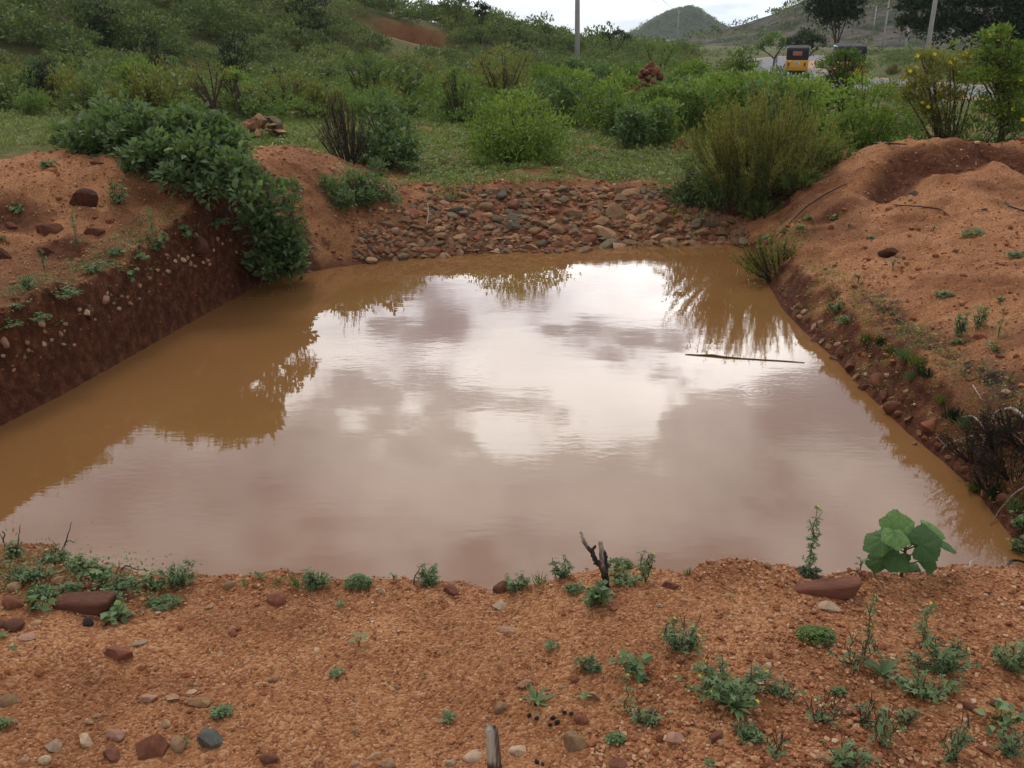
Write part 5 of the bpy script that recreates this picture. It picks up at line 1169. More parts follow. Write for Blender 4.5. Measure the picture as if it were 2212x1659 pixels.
HB = [
 # lip, right part
 ('spike',1746,1226,168,34,'tall thin upright weed on the lip, dark at its foot, between long red stone and water',dict(dens=1.9,flowers=1,pods=3)),
 ('mat',1746,1226,14,56,'dark crumpled foot of leaves under the tall thin upright weed',dict(mat='dark')),
 ('seedling',1858,1230,32,28,'small upright seedling on the lip left of the big-leaved plant',{}),
 ('cleome',1396,1256,92,60,'spindly weed with a yellow-green tip right of the burnt forked stick',dict(n=5,flowers=1,pods=1)),
 ('cleome',1346,1256,34,96,'low sprawling weed at the foot of the burnt forked stick',{}),
 ('mat',1340,1222,18,56,'dark green tuft at the lip right of the burnt forked stick',dict(mat='green')),
 ('broad',1286,1302,48,54,'bright green small-leaved bush in front of the burnt forked stick',dict(n=9,dens=1.6)),
 ('mat',1240,1276,16,40,'small green weed left of the bright small-leaved bush',{}),
 ('cleome',1213,1240,58,52,'dark upright weed on the lip left of the burnt forked stick',dict(n=8,t0=.25,dens=1.4)),
 ('grass',1168,1240,34,50,'dark spiky grass tuft on the lip left of the dark upright weed',dict(t0=.3)),
 ('cleome',1118,1270,40,66,'green leafy weed on the lip above the rounded red-brown stone',dict(dens=1.3)),
 ('grass',1486,1210,22,34,'dark little grass tuft on the highest part of the lip',dict(t0=.1)),
 ('cleome',928,1260,52,64,'feathery green weed on the lip in the middle of the near bank',dict(dens=1.5)),
 ('seedling',851,1259,24,20,'tiny bluish seedling on the lip left of the feathery green weed',{}),
 ('mat',774,1266,26,60,'low leafy weed on the lip left of the pale blocky stone',dict(dens=1.6)),
 ('cleome',681,1268,46,66,'bushy leafy weed on the lip between a grass tuft and the low leafy weed',dict(n=14,dens=1.7)),
 ('grass',641,1266,50,36,'tall sparse grass tuft on the lip left of the bushy leafy weed',dict(n=16)),
 ('grass',600,1262,24,50,'low dark grass tuft right of the broad-leaved rosette',dict(t0=.25)),
 ('rosette',561,1250,40,42,'upright broad-leaved rosette plant on the lip against the water',dict(n=11)),
 ('grass',527,1262,22,52,'short pale grass tuft left of the upright rosette plant',{}),
 # left mass
 ('cleome',388,1262,56,92,'large feathery weed overhanging the water at the right end of the left weeds',dict(n=16,dens=1.5)),
 ('cleome',330,1268,34,80,'leafy weed left of the large feathery weed',dict(dens=1.4)),
 ('cleome',262,1275,38,90,'leafy weed above the squarish red-brown stone',dict(dens=1.5)),
 ('broad',213,1248,30,60,'broad-leaved weed behind the big flat rust-brown stone',dict(n=7,dens=1.4,t0=.7)),
 ('cleome',170,1228,30,90,'low weed at the water edge above the big flat rust-brown stone',dict(dens=1.5)),
 ('cleome',120,1212,34,70,'bushy weed on the lip near the bare upright twigs',dict(dens=1.5,t0=.35)),
 ('cleome',30,1200,36,40,'small dark tuft on the left end of the lip below a bare twig',dict(dens=1.6,t0=.3)),
 ('cleome',60,1250,30,110,'dense low weed at the left end of the near bank',dict(dens=1.5)),
 ('mat',98,1285,16,70,'mat of leaves between the rounded tan stone and reddish stone at left',dict(dens=1.5)),
 ('broad',80,1312,22,66,'broad-leaved weed at the left of the big flat rust-brown stone',dict(n=6,t0=.6)),
 ('rosette',20,1312,20,40,'small rosette at the left edge below the reddish stone',{}),
 ('cleome',240,1300,30,66,'grey-green weed right of the big flat rust-brown stone',dict(dens=1.5)),
 ('broad',256,1336,30,50,'pale bushy weed hanging in front of the squarish red-brown stone',dict(n=8,dens=1.6,t0=.7)),
 ('mat',350,1306,10,80,'creeping weed with tiny purple flowers on the gravel at left',dict(dens=.9)),
 ('cleome',160,1275,26,60,'weed growing over the top of the big flat rust-brown stone',dict(dens=1.3)),
 # open gravel
 ('seedling',776,1398,30,40,'round-leaved seedling alone on the gravel left of centre',dict(n=4,t0=.6)),
 ('rosette',734,1308,16,30,'tiny rosette on the gravel under the low leafy weed',dict(t0=.55)),
 ('mat',731,1456,6,38,'thin creeping sprig on the gravel below the round-leaved seedling',dict(dens=.4)),
 ('grass',918,1466,16,26,'tiny grass sprig on the gravel at centre',dict(n=14)),
 ('rosette',968,1556,30,52,'grey-green spiky rosette on the gravel left of the stake',dict(n=22,t0=.6)),
 ('mat',480,1542,12,46,'flat green weed right of the round flat brown stone',{}),
 ('rosette',400,1606,16,34,'small green rosette on the rounded tan stone at bottom left',dict(t0=.6)),
 ('rosette',4,1378,16,40,'small weed at the left edge below the dark red stones',{}),
 ('rosette',32,1406,10,40,'flattened sprig of leaves at the far left',dict(n=7)),
 ('mat',6,1566,10,36,'tiny weed at the left edge above the bottom corner',{}),
 ('rosette',96,1650,22,24,'yellowish seedling at the bottom left corner',dict(n=6,t0=.9)),
 ('rosette',1158,1520,20,92,'narrow-leaved spreading weed beside the black droppings',dict(n=9,t0=.6)),
 ('rosette',1262,1508,16,50,'small pale narrow-leaved weed beside the brownish-orange stone',dict(n=8,t0=.75)),
 ('mat',1193,1398,8,34,'thin flat sprig on the gravel above the tan slab stone',dict(dens=.4)),
 ('seedling',1576,1294,16,18,'tiny seedling right of the brick-red flat stone',dict(n=3)),
 ('cleome',1473,1402,66,130,'spreading weed with a dry stalk and yellow flowers, uppermost on the right gravel',dict(n=16,dens=1.2,flowers=3,pods=2)),
 ('spike',1452,1392,70,24,'upright pale shoot rising from the uppermost spreading weed',dict(dens=1.2,flowers=1)),
 ('cleome',1273,1446,40,62,'small bushy weed left of the round-leaved weed',dict(dens=1.2)),
 ('broad',1366,1450,44,68,'weed with rounded leaves on the gravel right of centre',dict(n=7,dens=.9,t0=.55)),
 ('cleome',1390,1562,44,100,'clover-leaved sprawling weed in front of the tan upright stone',dict(n=8,dens=1)),
 ('spike',1352,1530,90,18,'tall single stalk with a yellow flower above the clover-leaved weed',dict(dens=.7,flowers=1)),
 ('mat',1388,1472,8,24,'small green sprig below the rounded-leaved weed',{}),
 ('cleome',1570,1498,76,230,'largest sprawling weed with yellow flowers, right of centre on the gravel',dict(n=26,dens=1.5,flowers=5,pods=1)),
 ('rosette',1588,1532,26,110,'dark green lance-leaved rosette under the largest sprawling weed',dict(n=20,t0=.45)),
 ('cleome',1690,1500,40,90,'right arm of weeds beside the largest sprawling weed',dict(n=8)),
 ('cleome',1612,1590,30,74,'low weed below the lance-leaved rosette',dict(n=9,t0=.35)),
 ('mat',1330,1600,14,40,'small weed on the gravel above the bottom dark reddish stone',{}),
 ('rosette',1530,1652,16,40,'rosette at the bottom edge right of centre',dict(t0=.6)),
 ('cleome',1672,1632,50,60,'sparse weed with upright pods at the bottom edge',dict(n=4,dens=.5,pods=3)),
 ('mat',1760,1376,18,84,'mat of small round leaves on the gravel at right',dict(dens=1.8,mat='green')),
 ('cleome',1842,1438,86,120,'sparse forked weed with thin brown stems and pods at right',dict(n=7,dens=.55,pods=4)),
 ('spike',1868,1420,160,40,'tall arching pod-bearing stalk with yellow-green tip at right',dict(dens=.6,flowers=2,pods=6)),
 ('spike',1990,1400,118,46,'tall feathery spike at right below the big-leaved plant',dict(dens=1.8,flowers=1)),
 ('cleome',2035,1448,80,170,'big bushy weed with yellow flowers near the right side',dict(n=24,dens=1.3,flowers=3,pods=2)),
 ('cleome',2000,1500,50,190,'broad low part of the weeds below the big bushy weed',dict(n=18,dens=1.2)),
 ('rosette',1906,1462,30,120,'dark lance-leaved rosette left of the big bushy weed',dict(n=18,t0=.35)),
 ('cleome',2184,1442,80,110,'bushy weed cut by the right picture edge',dict(n=16,dens=1.3)),
 ('mat',1812,1500,12,32,'small round weed between rosette and straggly stalks at right',{}),
 ('cleome',1775,1562,76,90,'straggly weed with upright pods low at right',dict(n=7,dens=.6,pods=4,flowers=1)),
 ('cleome',1868,1565,60,100,'straggly weed among pink pebbles low at right',dict(n=7,dens=.6,pods=3)),
 ('cleome',1904,1610,120,70,'tall thin-stemmed weed at the bottom right',dict(n=6,dens=.8,pods=3)),
 ('cleome',1828,1650,50,130,'leafy weed around the bottom right tan stone',dict(n=14,dens=1.2)),
 ('cleome',2056,1640,120,90,'tall weed with a yellow-green top in the lower right corner',dict(n=6,dens=.9,flowers=1,pods=3)),
 ('broad',2172,1570,60,130,'pale big-leaved weed at the right edge low in the picture',dict(n=7,dens=.7,t0=.8)),
 ('cleome',2180,1630,70,90,'dark leafy weed in the bottom right corner',dict(n=12,t0=.3)),
 ('mat',1628,1596,14,44,'small low weed left of the sparse podded weed',{}),
 ('cleome',1960,1560,40,70,'thin weed between the low weeds and the bottom right corner',dict(n=6,dens=.7)),
]
for k_, px, py, h, w, lab, kw in HB: herb(k_, px, py, h, w, lab, **kw)
# weeds on the other banks
OB = [('cleome',102,360,18,30,'small grey-green cushion weed on the crest of the left mound'),('cleome',256,440,66,56,'tall wispy weed just left of the thicket on the left mound'),
 ('cleome',336,540,50,88,'bushy weed at the upper edge of the left cut bank'),('spike',168,540,84,30,'tall thin weed on the left mound among the clods'),('mat',252,548,14,40,'flat weed beside the reddish rock on the left mound'),
 ('spike',330,505,60,26,'tall wispy spike above the bushy weed of the left cut bank'),('broad',405,520,24,44,'leafy weed at the top edge of the left cut bank'),('cleome',460,490,24,90,'row of weeds under the thicket on the left cut bank'),
 ('cleome',200,590,30,60,'purple-tinged weed on the edge of the left bank'),('broad',276,600,22,44,'bright leafy weed on the very edge of the left cut bank'),('mat',132,640,22,96,'wide mat of weeds on the left bank edge'),
 ('cleome',60,622,34,40,'dark upright weed on the left bank near the picture edge'),('mat',36,668,12,30,'small dark weed on the left bank edge'),('mat',20,706,18,60,'weeds at the left picture edge on the bank'),
 ('mat',80,690,14,60,'low weed hanging over the left cut bank'),('spike',96,580,40,20,'thin yellowish sprig on the left bank'),('cleome',36,456,22,30,'sparse weed on the upper left mound'),('mat',4,520,12,24,'weed at the left picture edge on the mound'),
 ('mat',300,560,14,50,'small weeds right of the reddish rock on the left bank'),('cleome',392,496,16,36,'little weed in front of the thicket'),
 ('mat',2106,510,16,60,'dark green cushion weed on the upper right slope'),('mat',1743,476,14,24,'small weed near the foot of the right mound, leftmost'),('mat',1801,476,12,20,'small weed on the sand right of the leftmost one'),
 ('mat',1728,494,8,20,'flat sprig at the left edge of the right slope'),('seedling',1833,492,10,16,'seedling on the upper right slope'),('mat',1693,505,12,26,'small weed above the water corner on the right'),
 ('mat',1663,518,10,34,'low green weed at the far right water corner'),('mat',1880,516,8,18,'tiny flat weed on the middle of the right slope'),('seedling',2016,500,14,18,'seedling right of centre on the right slope'),
 ('seedling',1928,582,24,26,'seedling with bright leaves below the flat dark clod'),('seedling',1853,614,24,24,'pale seedling on the right slope near the bush over the water'),('mat',2040,640,10,44,'flat green weed on the right slope'),
 ('mat',2196,554,12,50,'green weed at the right picture edge on the slope'),('cleome',2073,724,60,44,'pale feathery weed left of the angular red stone'),('cleome',2113,706,60,34,'wispy weed behind the angular red stone'),
 ('spike',2156,730,70,34,'upright feathery weed right of the angular red stone'),('broad',2146,762,26,34,'leafy weed below the angular red stone'),('cleome',1806,672,30,44,'dense olive tuft on the lip of the right bank'),
 ('mat',1826,696,14,50,'dark green tuft below the dense olive tuft of the right bank'),('mat',2070,740,8,30,'little weed left of the leafy weed on the right slope'),('mat',2160,650,10,20,'tiny weed high on the right slope'),
 ('cleome',2205,1140,50,60,'bright leafy weed at the right edge above the water'),('cleome',2200,1190,40,60,'dark leafy weed at the right edge touching the water')]
for t in OB: herb(*t[:6], dens=1.2 if t[0] == 'cleome' else 1.0)
for i, (px, py, h, w) in enumerate([(1870,738,26,70),(1905,745,22,60),(1955,775,30,70),(1985,790,30,80),(2000,812,26,70),(1970,820,22,60),(1925,762,20,50),(2060,905,34,80),(2090,925,36,90),(2110,1060,34,90),(2150,1075,34,90),(2195,1100,34,80),(2035,870,24,60)]):
    herb('grass', px, py, h, w, ('dark matted grass tuft on the upper part of the right bank edge' if py < 830 else 'dark matted grass tuft near the bleached roots on the right bank'), group='dark grass tufts along the right bank', mat=('olive', 'dark', 'herb')[i % 3], dens=4, t0=.15, cat='grass')
for i, (px, py, sp, h) in enumerate([(2160, 960, .30, .2), (2110, 985, .26, .18), (2195, 1020, .3, .22), (2150, 1045, .26, .16), (2205, 940, .25, .2)]):
    wispy('dead_brush', tuple(G(px, py)[0]), sp, h, 40, 30, 'brown', .018, ['dark tangle of dead twigs below the bleached roots', 'small dark brush left of the tangle below bleached roots', 'dark brush at the right edge over the water', 'dark brush low on the right bank beside grass', 'dead twigs at the right edge beside the bleached roots'][i], 60+i, stem='deadwood', thick=.004)
rw = np.random.RandomState(4)
# leafy litter carpet between the left weeds, and stray sprigs
cover('lip_weeds', 1100, -1.9, -.75, 2.05, 2.46, 5, .012, 'herb', 'mass of tiny weeds between the stones at the left end of the near bank', 6, .45, prob=lambda X, Y: .15+sst(-.9, -1.4, X)*.6*sst(2.15, 2.3, Y)+.6*fbm(X*6, Y*6, 71))
cover('left_bank_weeds', 9000, -5.5, -2.2, 4.8, 10.5, 6, .022, 'herb', 'small weeds creeping along the edge of the left cut bank', 8, .5, prob=lambda X, Y: (lambda sd: np.where((sd > .06) & (sd < .50), .60, .08)+.75*np.where(sd > 0, fbm(X*2.5, Y*2.5, 43), -1))(pond_sd(X, Y)[0]))
cover('right_bank_weeds', 9000, 2.3, 4.6, 3.4, 11, 6, .022, 'olive', 'dry and green weeds matted along the crumbling edge of the right bank', 9, .5, prob=lambda X, Y: (lambda sd: np.where((sd > .04) & (sd < .50), .62, .12)+.8*np.where(sd > 0, fbm(X*2.5, Y*2.5, 47), -1))(pond_sd(X, Y)[0]))
cover('trail_litter', 1500, 3, 7, 4.2, 8.5, 5, .03, 'dark', 'dark dry plant litter in a trail along the right bank', 7, .62, 'card', .1, .25, prob=lambda X, Y: np.exp(-(polyd(X, Y, DARKTRAIL)[0]/.16)**2))

# plant with big rounded leaves
def big_leaf_plant():
    p, m = G(1946, 1246); e = empty('big_leaved_plant', tuple(p), 'plant with big round lobed velvety leaves standing on the lip at right', 'plant')
    st = MB(); tube(st, bez((0, 0, -.01), (.006, 0, .07), (-.01, 0, .15), 7), [.006, .004], 6); st.obj('stem', M['stem'], e)
    # px, py of leaf centre, radius px, facing (x, y, z), yaw, tone
    LV = [(1940,1130,56,(0,-.75,.7),1.57,.8,.02),(2022,1146,46,(.35,-.25,.9),.7,.95,.05),(1890,1172,50,(-.5,-.3,.85),2.6,.5,-.01),(2008,1172,62,(.15,-.75,.65),.3,.35,-.02),(1936,1164,44,(0,-.35,.95),1.6,.85,-.06),
          (2050,1178,40,(.4,0,.9),.05,.5,.02),(1888,1212,38,(-.6,-.5,.6),3.0,.15,.02),(1934,1212,46,(-.1,-.6,.75),4.3,.3,-.04),(2012,1212,46,(.5,-.6,.6),-.6,.2,.02),(1974,1228,34,(.1,-.5,.8),5.0,.12,.06)]
    rng = np.random.RandomState(9)
    for k, (px, py, r, nr, yaw, tone, dy) in enumerate(LV):
        c = S(px, py, p[1]+dy)[0]-p; r = r*m*.70; n = unit(np.array(nr, float))
        a0 = np.array([math.cos(yaw), 0, math.sin(yaw)]) if abs(nr[1]) > .5 else np.array([math.cos(yaw), -math.sin(yaw)*.4, .1])
        a0 = unit(a0-n*(a0@n)); b0 = np.cross(n, a0)
        NA, NR = 70, 5; V = [c-a0*r*.55]; tt = [tone*.6]
        for j in range(1, NR+1):
            for i in range(NA):
                a = i/NA*6.2832; f = j/NR
                lob = 1+.075*math.cos(5*a)+.03*math.cos(10*a+1)-.36*math.exp(-((math.pi-a)/.26)**2)+.028*math.sin(23*a+k)+.018*math.sin(31*a)
                rr_ = r*.92*lob*f; q = np.array([math.cos(a), math.sin(a)])*rr_
                vein = .06*r*abs(math.sin(2.5*a))*math.sin(f*math.pi*.9)
                V.append(c-a0*r*.18*(1-0*f)-a0*r*.37*(1-f)+a0*q[0]+b0*q[1]+n*(vein-.20*r*f*f+.03*r*math.sin(3*a+k)*f)); tt.append(np.clip(tone+(.34 if i % 14 == 0 else .08*(i % 2))*(1-.5*f)+.10*(f-.5)+rng.normal()*.05, 0, 1))
        fs = [(0, 1+i, 1+(i+1) % NA) for i in range(NA)]+[(1+(j-1)*NA+i, 1+j*NA+i, 1+j*NA+(i+1) % NA, 1+(j-1)*NA+(i+1) % NA) for j in range(1, NR) for i in range(NA)]
        mb = MB(); mb.add(V, fs, np.array(tt)); lo = mb.obj('leaf', M['mallow'], e)
        pb = MB(); tube(pb, bez((-.005, 0, min(.13, max(.05, c[2]*.7))), (c[0]*.5, c[1]*.5, c[2]*.9), c-a0*r*.55-n*.003, 6), .0025, 5); pb.obj('petiole', M['greenstem'], lo)
def leaf_texture(m):
    nt = m.node_tree; b = [n for n in nt.nodes if n.type == 'BSDF_PRINCIPLED'][0]; v = coord(nt); n = noise(nt, v, 70, 5, .65); n2 = noise(nt, v, 320, 3, .6)
    src = b.inputs['Base Color'].links[0].from_socket; nt.links.new(mixc(nt, ramp(nt, n, [(.42, (0, 0, 0)), (.66, (.75, .75, .75))]), src, (.10, .115, .035)), b.inputs['Base Color']); bump(nt, b, mth(nt, 'ADD', n, mth(nt, 'MULTIPLY', n2, .6)), .7, .004)
leaf_texture(M['mallow'])
big_leaf_plant()

# ------------------------------------------------------------------ sticks
def stickmat():
    m, nt, b = newmat('weathered_stick'); v = coord(nt); mp = nt.nodes.new('ShaderNodeMapping'); mp.inputs['Scale'].default_value = (140, 140, 14); nt.links.new(v, mp.inputs[0])
    n = noise(nt, mp.outputs[0], 1.0, 4, .6); f = mth(nt, 'ADD', attr(nt, 'tint'), mth(nt, 'MULTIPLY', mth(nt, 'SUBTRACT', n, .5), .9))
    nt.links.new(ramp(nt, f, [(.1, (.022, .016, .014)), (.45, (.10, .065, .045)), (.7, (.30, .24, .19)), (.95, (.50, .44, .36))]), b.inputs['Base Color'])
    b.inputs['Roughness'].default_value = .8; bump(nt, b, n, .8, .004); return m
M['stick'] = stickmat()
def stick_px(name, label, cat, chains, mode='plane', parent_px=None, jit=0, sides=7, group=None):
    """chains: list of (points px, radii px, tints)"""
    p, m = G(*parent_px); mb = MB()
    for pts, rad, tn in chains:
        P = []
        for i, q in enumerate(pts):
            if mode == 'plane': P.append(S(q[0], q[1], p[1])[0]+[0, .006*math.sin(i*2.3), 0])
            elif mode == 'ground': g = G(q[0], q[1])[0]; P.append(g+[0, 0, (q[2] if len(q) > 2 else .02)])
            elif mode == 'water': x, y = unproj_z(q[0], q[1], .004); P.append(np.array([x, y, .004]))
        P = np.array(P); t = np.linspace(0, 1, len(P)); tt = np.linspace(0, 1, 5*len(P)); Q = np.stack([np.interp(tt, t, P[:, i]) for i in range(3)], 1)
        Q[1:-1] = (Q[:-2]+Q[1:-1]*2+Q[2:])/4; Q[1:-1] += np.random.RandomState(len(P)).normal(size=(len(Q)-2, 3))*.0012*jit
        n0 = mb.n; tube(mb, Q-p, np.interp(tt, t, rad)*m, sides); mb.t[-1] = np.repeat(np.interp(tt, t, tn), sides)
    o = mb.obj(name, M['stick']); o.location = tuple(p); return tag(o, label, cat, group)
stick_px('forked_stick', 'burnt forked stick with bleached tips standing upright in the near bank', 'stick', [
    ([(1309,1272),(1308,1250),(1306,1236)], [8, 8, 8], [.02, .05, .1]), ([(1306,1238),(1296,1222),(1284,1205),(1277,1188)], [7, 5, 5, 5.5], [.1, .35, .12, .1]), ([(1277,1190),(1266,1180),(1260,1165),(1255,1149)], [5, 4, 4, 2.6], [.1, .5, .7, .75]),
    ([(1278,1190),(1284,1184),(1287,1176)], [4, 3, 1.5], [.05, .1, .1]), ([(1306,1238),(1302,1216),(1299,1195),(1298,1180),(1296,1168)], [7, 6, 6, 5, 3.5], [.2, .65, .6, .75, .8]), ([(1305,1236),(1308,1212),(1306,1193),(1303,1190)], [5, 4.5, 4.5, 3], [.1, .1, .08, .1]),
    ([(1308,1236),(1314,1222),(1315,1215)], [5, 3.5, 1.5], [.2, .3, .5]), ([(1294,1222),(1287,1219),(1282,1214)], [3.5, 2.5, 1], [.2, .3, .3])], parent_px=(1308, 1266), jit=1)
def stake():
    p, m = G(1068, 1662); mb = MB(); rng = np.random.RandomState(3); n = 14; a = np.arange(n)*6.283/n; V = []; T = []
    for i, f in enumerate(np.linspace(0, 1, 9)):
        r = (17-4.5*f)*m; z = -.02+f*(95*m*1.25+.02)
        for j in range(n):
            zz = z+(rng.uniform(-6, 7)*m if i == 8 else 0)+(-abs(math.cos(a[j]-.6))*8*m if i >= 7 else 0)
            rr_ = r*(1+.10*math.sin(3*a[j]+1)+.05*rng.normal()); V.append((math.cos(a[j])*rr_-6*m*f, math.sin(a[j])*rr_*.7, zz)); T.append(np.clip(.85 if (math.cos(a[j]) < .3 and f > .3) else .28+.1*rng.normal()+.3*f, 0, 1) if f > .15 else .1)
    fs = [(i*n+j, i*n+(j+1) % n, (i+1)*n+(j+1) % n, (i+1)*n+j) for i in range(8) for j in range(n)]+[tuple(8*n+j for j in range(n))]
    mb.add(V, fs, np.array(T)); o = mb.obj('broken_stake', M['stick'], smooth=True); o.location = tuple(p); tag(o, 'broken weathered wooden stake sticking up from the gravel at the bottom edge', 'stake')
stake()
stick_px('floating_branch', 'long thin dark branch floating on the pond at right', 'branch', [([(1480,765),(1510,767),(1540,768),(1560,771),(1600,774),(1650,777),(1700,780),(1738,783)], [.8, 1.6, 3.2, 2.4, 1.3, 1.2, 1.1, .8], [.3, .4, .3, .45, .4, .5, .5, .5])], 'water', (1600, 774))
R_ = [('bleached_root', 'thick bleached root curving across the top of the right bank', [([(2215,918,.03),(2185,898,.05),(2150,904,.05),(2136,930,.04),(2122,965,.02),(2110,1000,.02)], [4, 4, 3.5, 3, 2.6, 1.5], [.8, .85, .8, .7, .7, .6])], (2150, 905)),
      ('bleached_root', 'pale crooked root lower left of the thick bleached root', [([(2078,910,.03),(2098,914,.05),(2112,930,.06),(2130,950,.04)], [2, 2, 2, 1.2], [.8, .8, .7, .6]), ([(2130,955,.05),(2090,962,.06),(2040,970,.03),(2030,985,.02)], [1.8, 2.2, 2, 1.2], [.6, .8, .75, .5])], (2090, 950)),
      ('dry_twig', 'long straight pale twig across the dark brush', [([(2110,905,.05),(2150,935,.08),(2195,975,.08),(2215,1000,.08)], [1.3, 1.3, 1.1, .8], [.6, .7, .6, .5])], (2160, 950)),
      ('dry_twig', 'thin reddish twig dipping toward the water from the right bank', [([(2020,945,.03),(2030,970,.05),(2050,985,.05),(2100,968,.07)], [1.2, 1.4, 1.3, .8], [.4, .5, .4, .4])], (2050, 970)),
      ('dry_twig', 'bent grey twig at the right edge low over the water', [([(2214,1068,.06),(2180,1092,.06),(2150,1122,.03),(2140,1135,.0)], [1.9, 1.7, 1.3, .8], [.75, .75, .6, .4])], (2180, 1095)),
      ('dark_root', 'black root end arching over the water in the right corner of the lip', [([(2215,1222,.02),(2195,1221,.03),(2180,1222,.03),(2172,1232,.0)], [4, 4, 5, 3], [.05, .05, .05, .05])], (2190, 1228)),
      ('dry_twig', 'thin white curled twig beside the lip right of the big-leaved plant', [([(2078,1236,.01),(2090,1238,.02),(2095,1228,.03),(2115,1222,.03)], [1.4, 1.4, 1.2, .8], [.85, .85, .85, .8])], (2085, 1240)),
      ('fallen_branch', 'long dark fallen branch on the crest of the right mound', [([(1838,318,.03),(1870,315,.04),(1910,316,.04),(1958,317,.03)], [1.5, 3, 2.6, 1.2], [.1, .15, .2, .3])], (1880, 322)),
      ('dry_twig', 'dark bent twig on the sand at the right edge below the mound', [([(2170,440,.02),(2180,450,.02),(2214,460,.02)], [2, 2, 1.8], [.1, .1, .15])], (2190, 455)),
      ('dry_twig', 'dark thin stick lying on the left flank of the right mound', [([(1690,500,.01),(1740,452,.03),(1790,420,.03),(1830,400,.02)], [1.6, 2, 1.6, 1], [.1, .12, .1, .1])], (1750, 460)),
      ('dry_twig', 'dark stick lying below the hollow of the right mound', [([(1930,446,.02),(1990,450,.02),(2030,455,.02),(2050,470,.02)], [1.3, 1.5, 1.3, .9], [.15, .1, .15, .2])], (1990, 455)),
      ('dry_twig', 'thin white curved twig on the dark litter trail', [([(2100,838,.02),(2108,855,.03),(2122,868,.01)], [1.3, 1.2, .8], [.9, .9, .8])], (2110, 860)),
      ('dry_twig', 'pale vertical twig leaning on the pitched stones', [([(922,492,.03),(926,478,.10),(925,466,.16)], [1.3, 1.2, .8], [.8, .85, .85])], (922, 494)),
      ('bare_twig', 'bare upright twig at the left end of the lip', [([(36,1196,.0),(40,1170,.06),(45,1140,.11)], [1.3, 1, .5], [.3, .3, .4])], (36, 1198))]
for nm, lab, ch, pp in R_:
    if nm == 'bare_twig': continue
    stick_px(nm, lab, 'twig' if 'twig' in nm else 'root' if 'root' in nm else 'branch', ch, 'ground', pp, jit=1, sides=5)
for (b, chs, lab) in [((36,1200), [([(34,1200),(38,1170),(46,1132)], [1.6, 1.2, .7], [.3, .3, .4])], 'bare thin twig standing at the left end of the lip'),
                      ((8,1190), [([(14,1200),(6,1170),(2,1150)], [1.4, 1.1, .6], [.3, .3, .3]), ([(6,1170),(9,1155),(7,1145)], [1.6, 1.6, .8], [.3, .4, .4])], 'podded bare twig at the extreme left of the lip'),
                      ((125,1205), [([(128,1206),(142,1168),(157,1125)], [2, 1.4, .6], [.2, .2, .3]), ([(140,1172),(150,1168),(160,1170)], [1, .9, .6], [.2, .2, .2]), ([(118,1200),(120,1180),(116,1166)], [1.2, 1, .5], [.2, .2, .3])], 'dark forked bare twig leaning right over the water at left'),
                      ((245,1236), [([(250,1240),(256,1225),(259,1208)], [1.2, 1, .5], [.3, .3, .3]), ([(256,1240),(270,1222),(295,1228),(322,1234)], [1.6, 1.6, 1, .5], [.1, .1, .2, .2])], 'small dry twig with dark seed heads above the left weeds'),
                      ((900,1262), [([(893,1264),(896,1245),(908,1228),(900,1222)], [1.5, 1.5, 1.2, .6], [.3, .3, .5, .5])], 'dry brown stalk on the lip left of the feathery green weed'),
                      ((1485,1400), [([(1475,1400),(1486,1376),(1492,1362)], [1, 3, 1], [.7, .8, .8])], 'pale dry leaf stalk in the uppermost spreading weed')]:
    stick_px('bare_twig', lab, 'twig', chs, 'plane', b, jit=.6, sides=5)

# ------------------------------------------------------------------ poles and wires
M['concrete'] = plain('grey_concrete', (.36, .36, .35), .85, .15, 2)
M['steel'] = plain('rusty_steel', (.12, .10, .09), .6, .2, 4)
M['porcelain'] = plain('white_insulator', (.6, .58, .52), .4, .1, 4)
M['wire'] = plain('wire_metal', (.06, .06, .065), .5, .1, 1)
def pole(px, Y, h, label, r=.13, lean=0.0, arm='straight', yaw=.5):
    b = gz(px, Y, -.1); e = empty('power_pole', b, label, 'pole'); mb = MB(); tube(mb, [(0, 0, 0), (lean*h*.5, 0, h*.5), (lean*h, 0, h)], [r, r*.62], 8); mb.obj('shaft', M['concrete'], e)
    c, s = math.cos(yaw), math.sin(yaw); pts = []
    a = MB()
    if arm == 'v':
        for sg in (-1, 1): tube(a, [(lean*h, 0, h-1.3), (lean*h+sg*c*.55, sg*s*.55, h-.95), (lean*h+sg*c*.8, sg*s*.8, h-.6)], .06, 5)
    else: tube(a, [(lean*h-c*.8, -s*.8, h-.5), (lean*h+c*.8, s*.8, h-.5)], .05, 5)
    a.obj('cross_arm', M['steel'], e)
    for sg in (-1, 1):
        z = h-.45 if arm == 'v' else h-.35; q = (lean*h+sg*c*.75, sg*s*.75, z); i = MB(); tube(i, [(q[0], q[1], q[2]-.12), (q[0], q[1], q[2]+.06)], [.05, .03], 6); i.obj('insulator', M['porcelain'], e); pts.append(np.array(b)+q)
    i = MB(); tube(i, [(lean*h, 0, h-.02), (lean*h, 0, h+.2)], [.05, .03], 6); i.obj('insulator', M['porcelain'], e); pts.append(np.array(b)+[lean*h, 0, h+.2])
    return pts
pA = pole(1247, 47, 8.2, 'tall grey concrete power pole standing left of centre, its top out of the picture', lean=-.022, r=.14)
pB = pole(1462, 250, 8.4, 'small power pole with V-shaped arm in front of the domed distant hill', r=.2, arm='v', yaw=0)
pC = pole(1995, 48, 8.2, 'tall concrete power pole right of the second rickshaw before the dark spreading tree', lean=.004, r=.14)
pD = pole(1906, 150, 8.2, 'slim power pole beyond the road, left of the tall right one', r=.17, arm='v', yaw=0)
pE = pole(1882, 215, 8.4, 'distant power pole with V-shaped arm beside the round-crowned roadside tree', r=.18, arm='v', yaw=0)
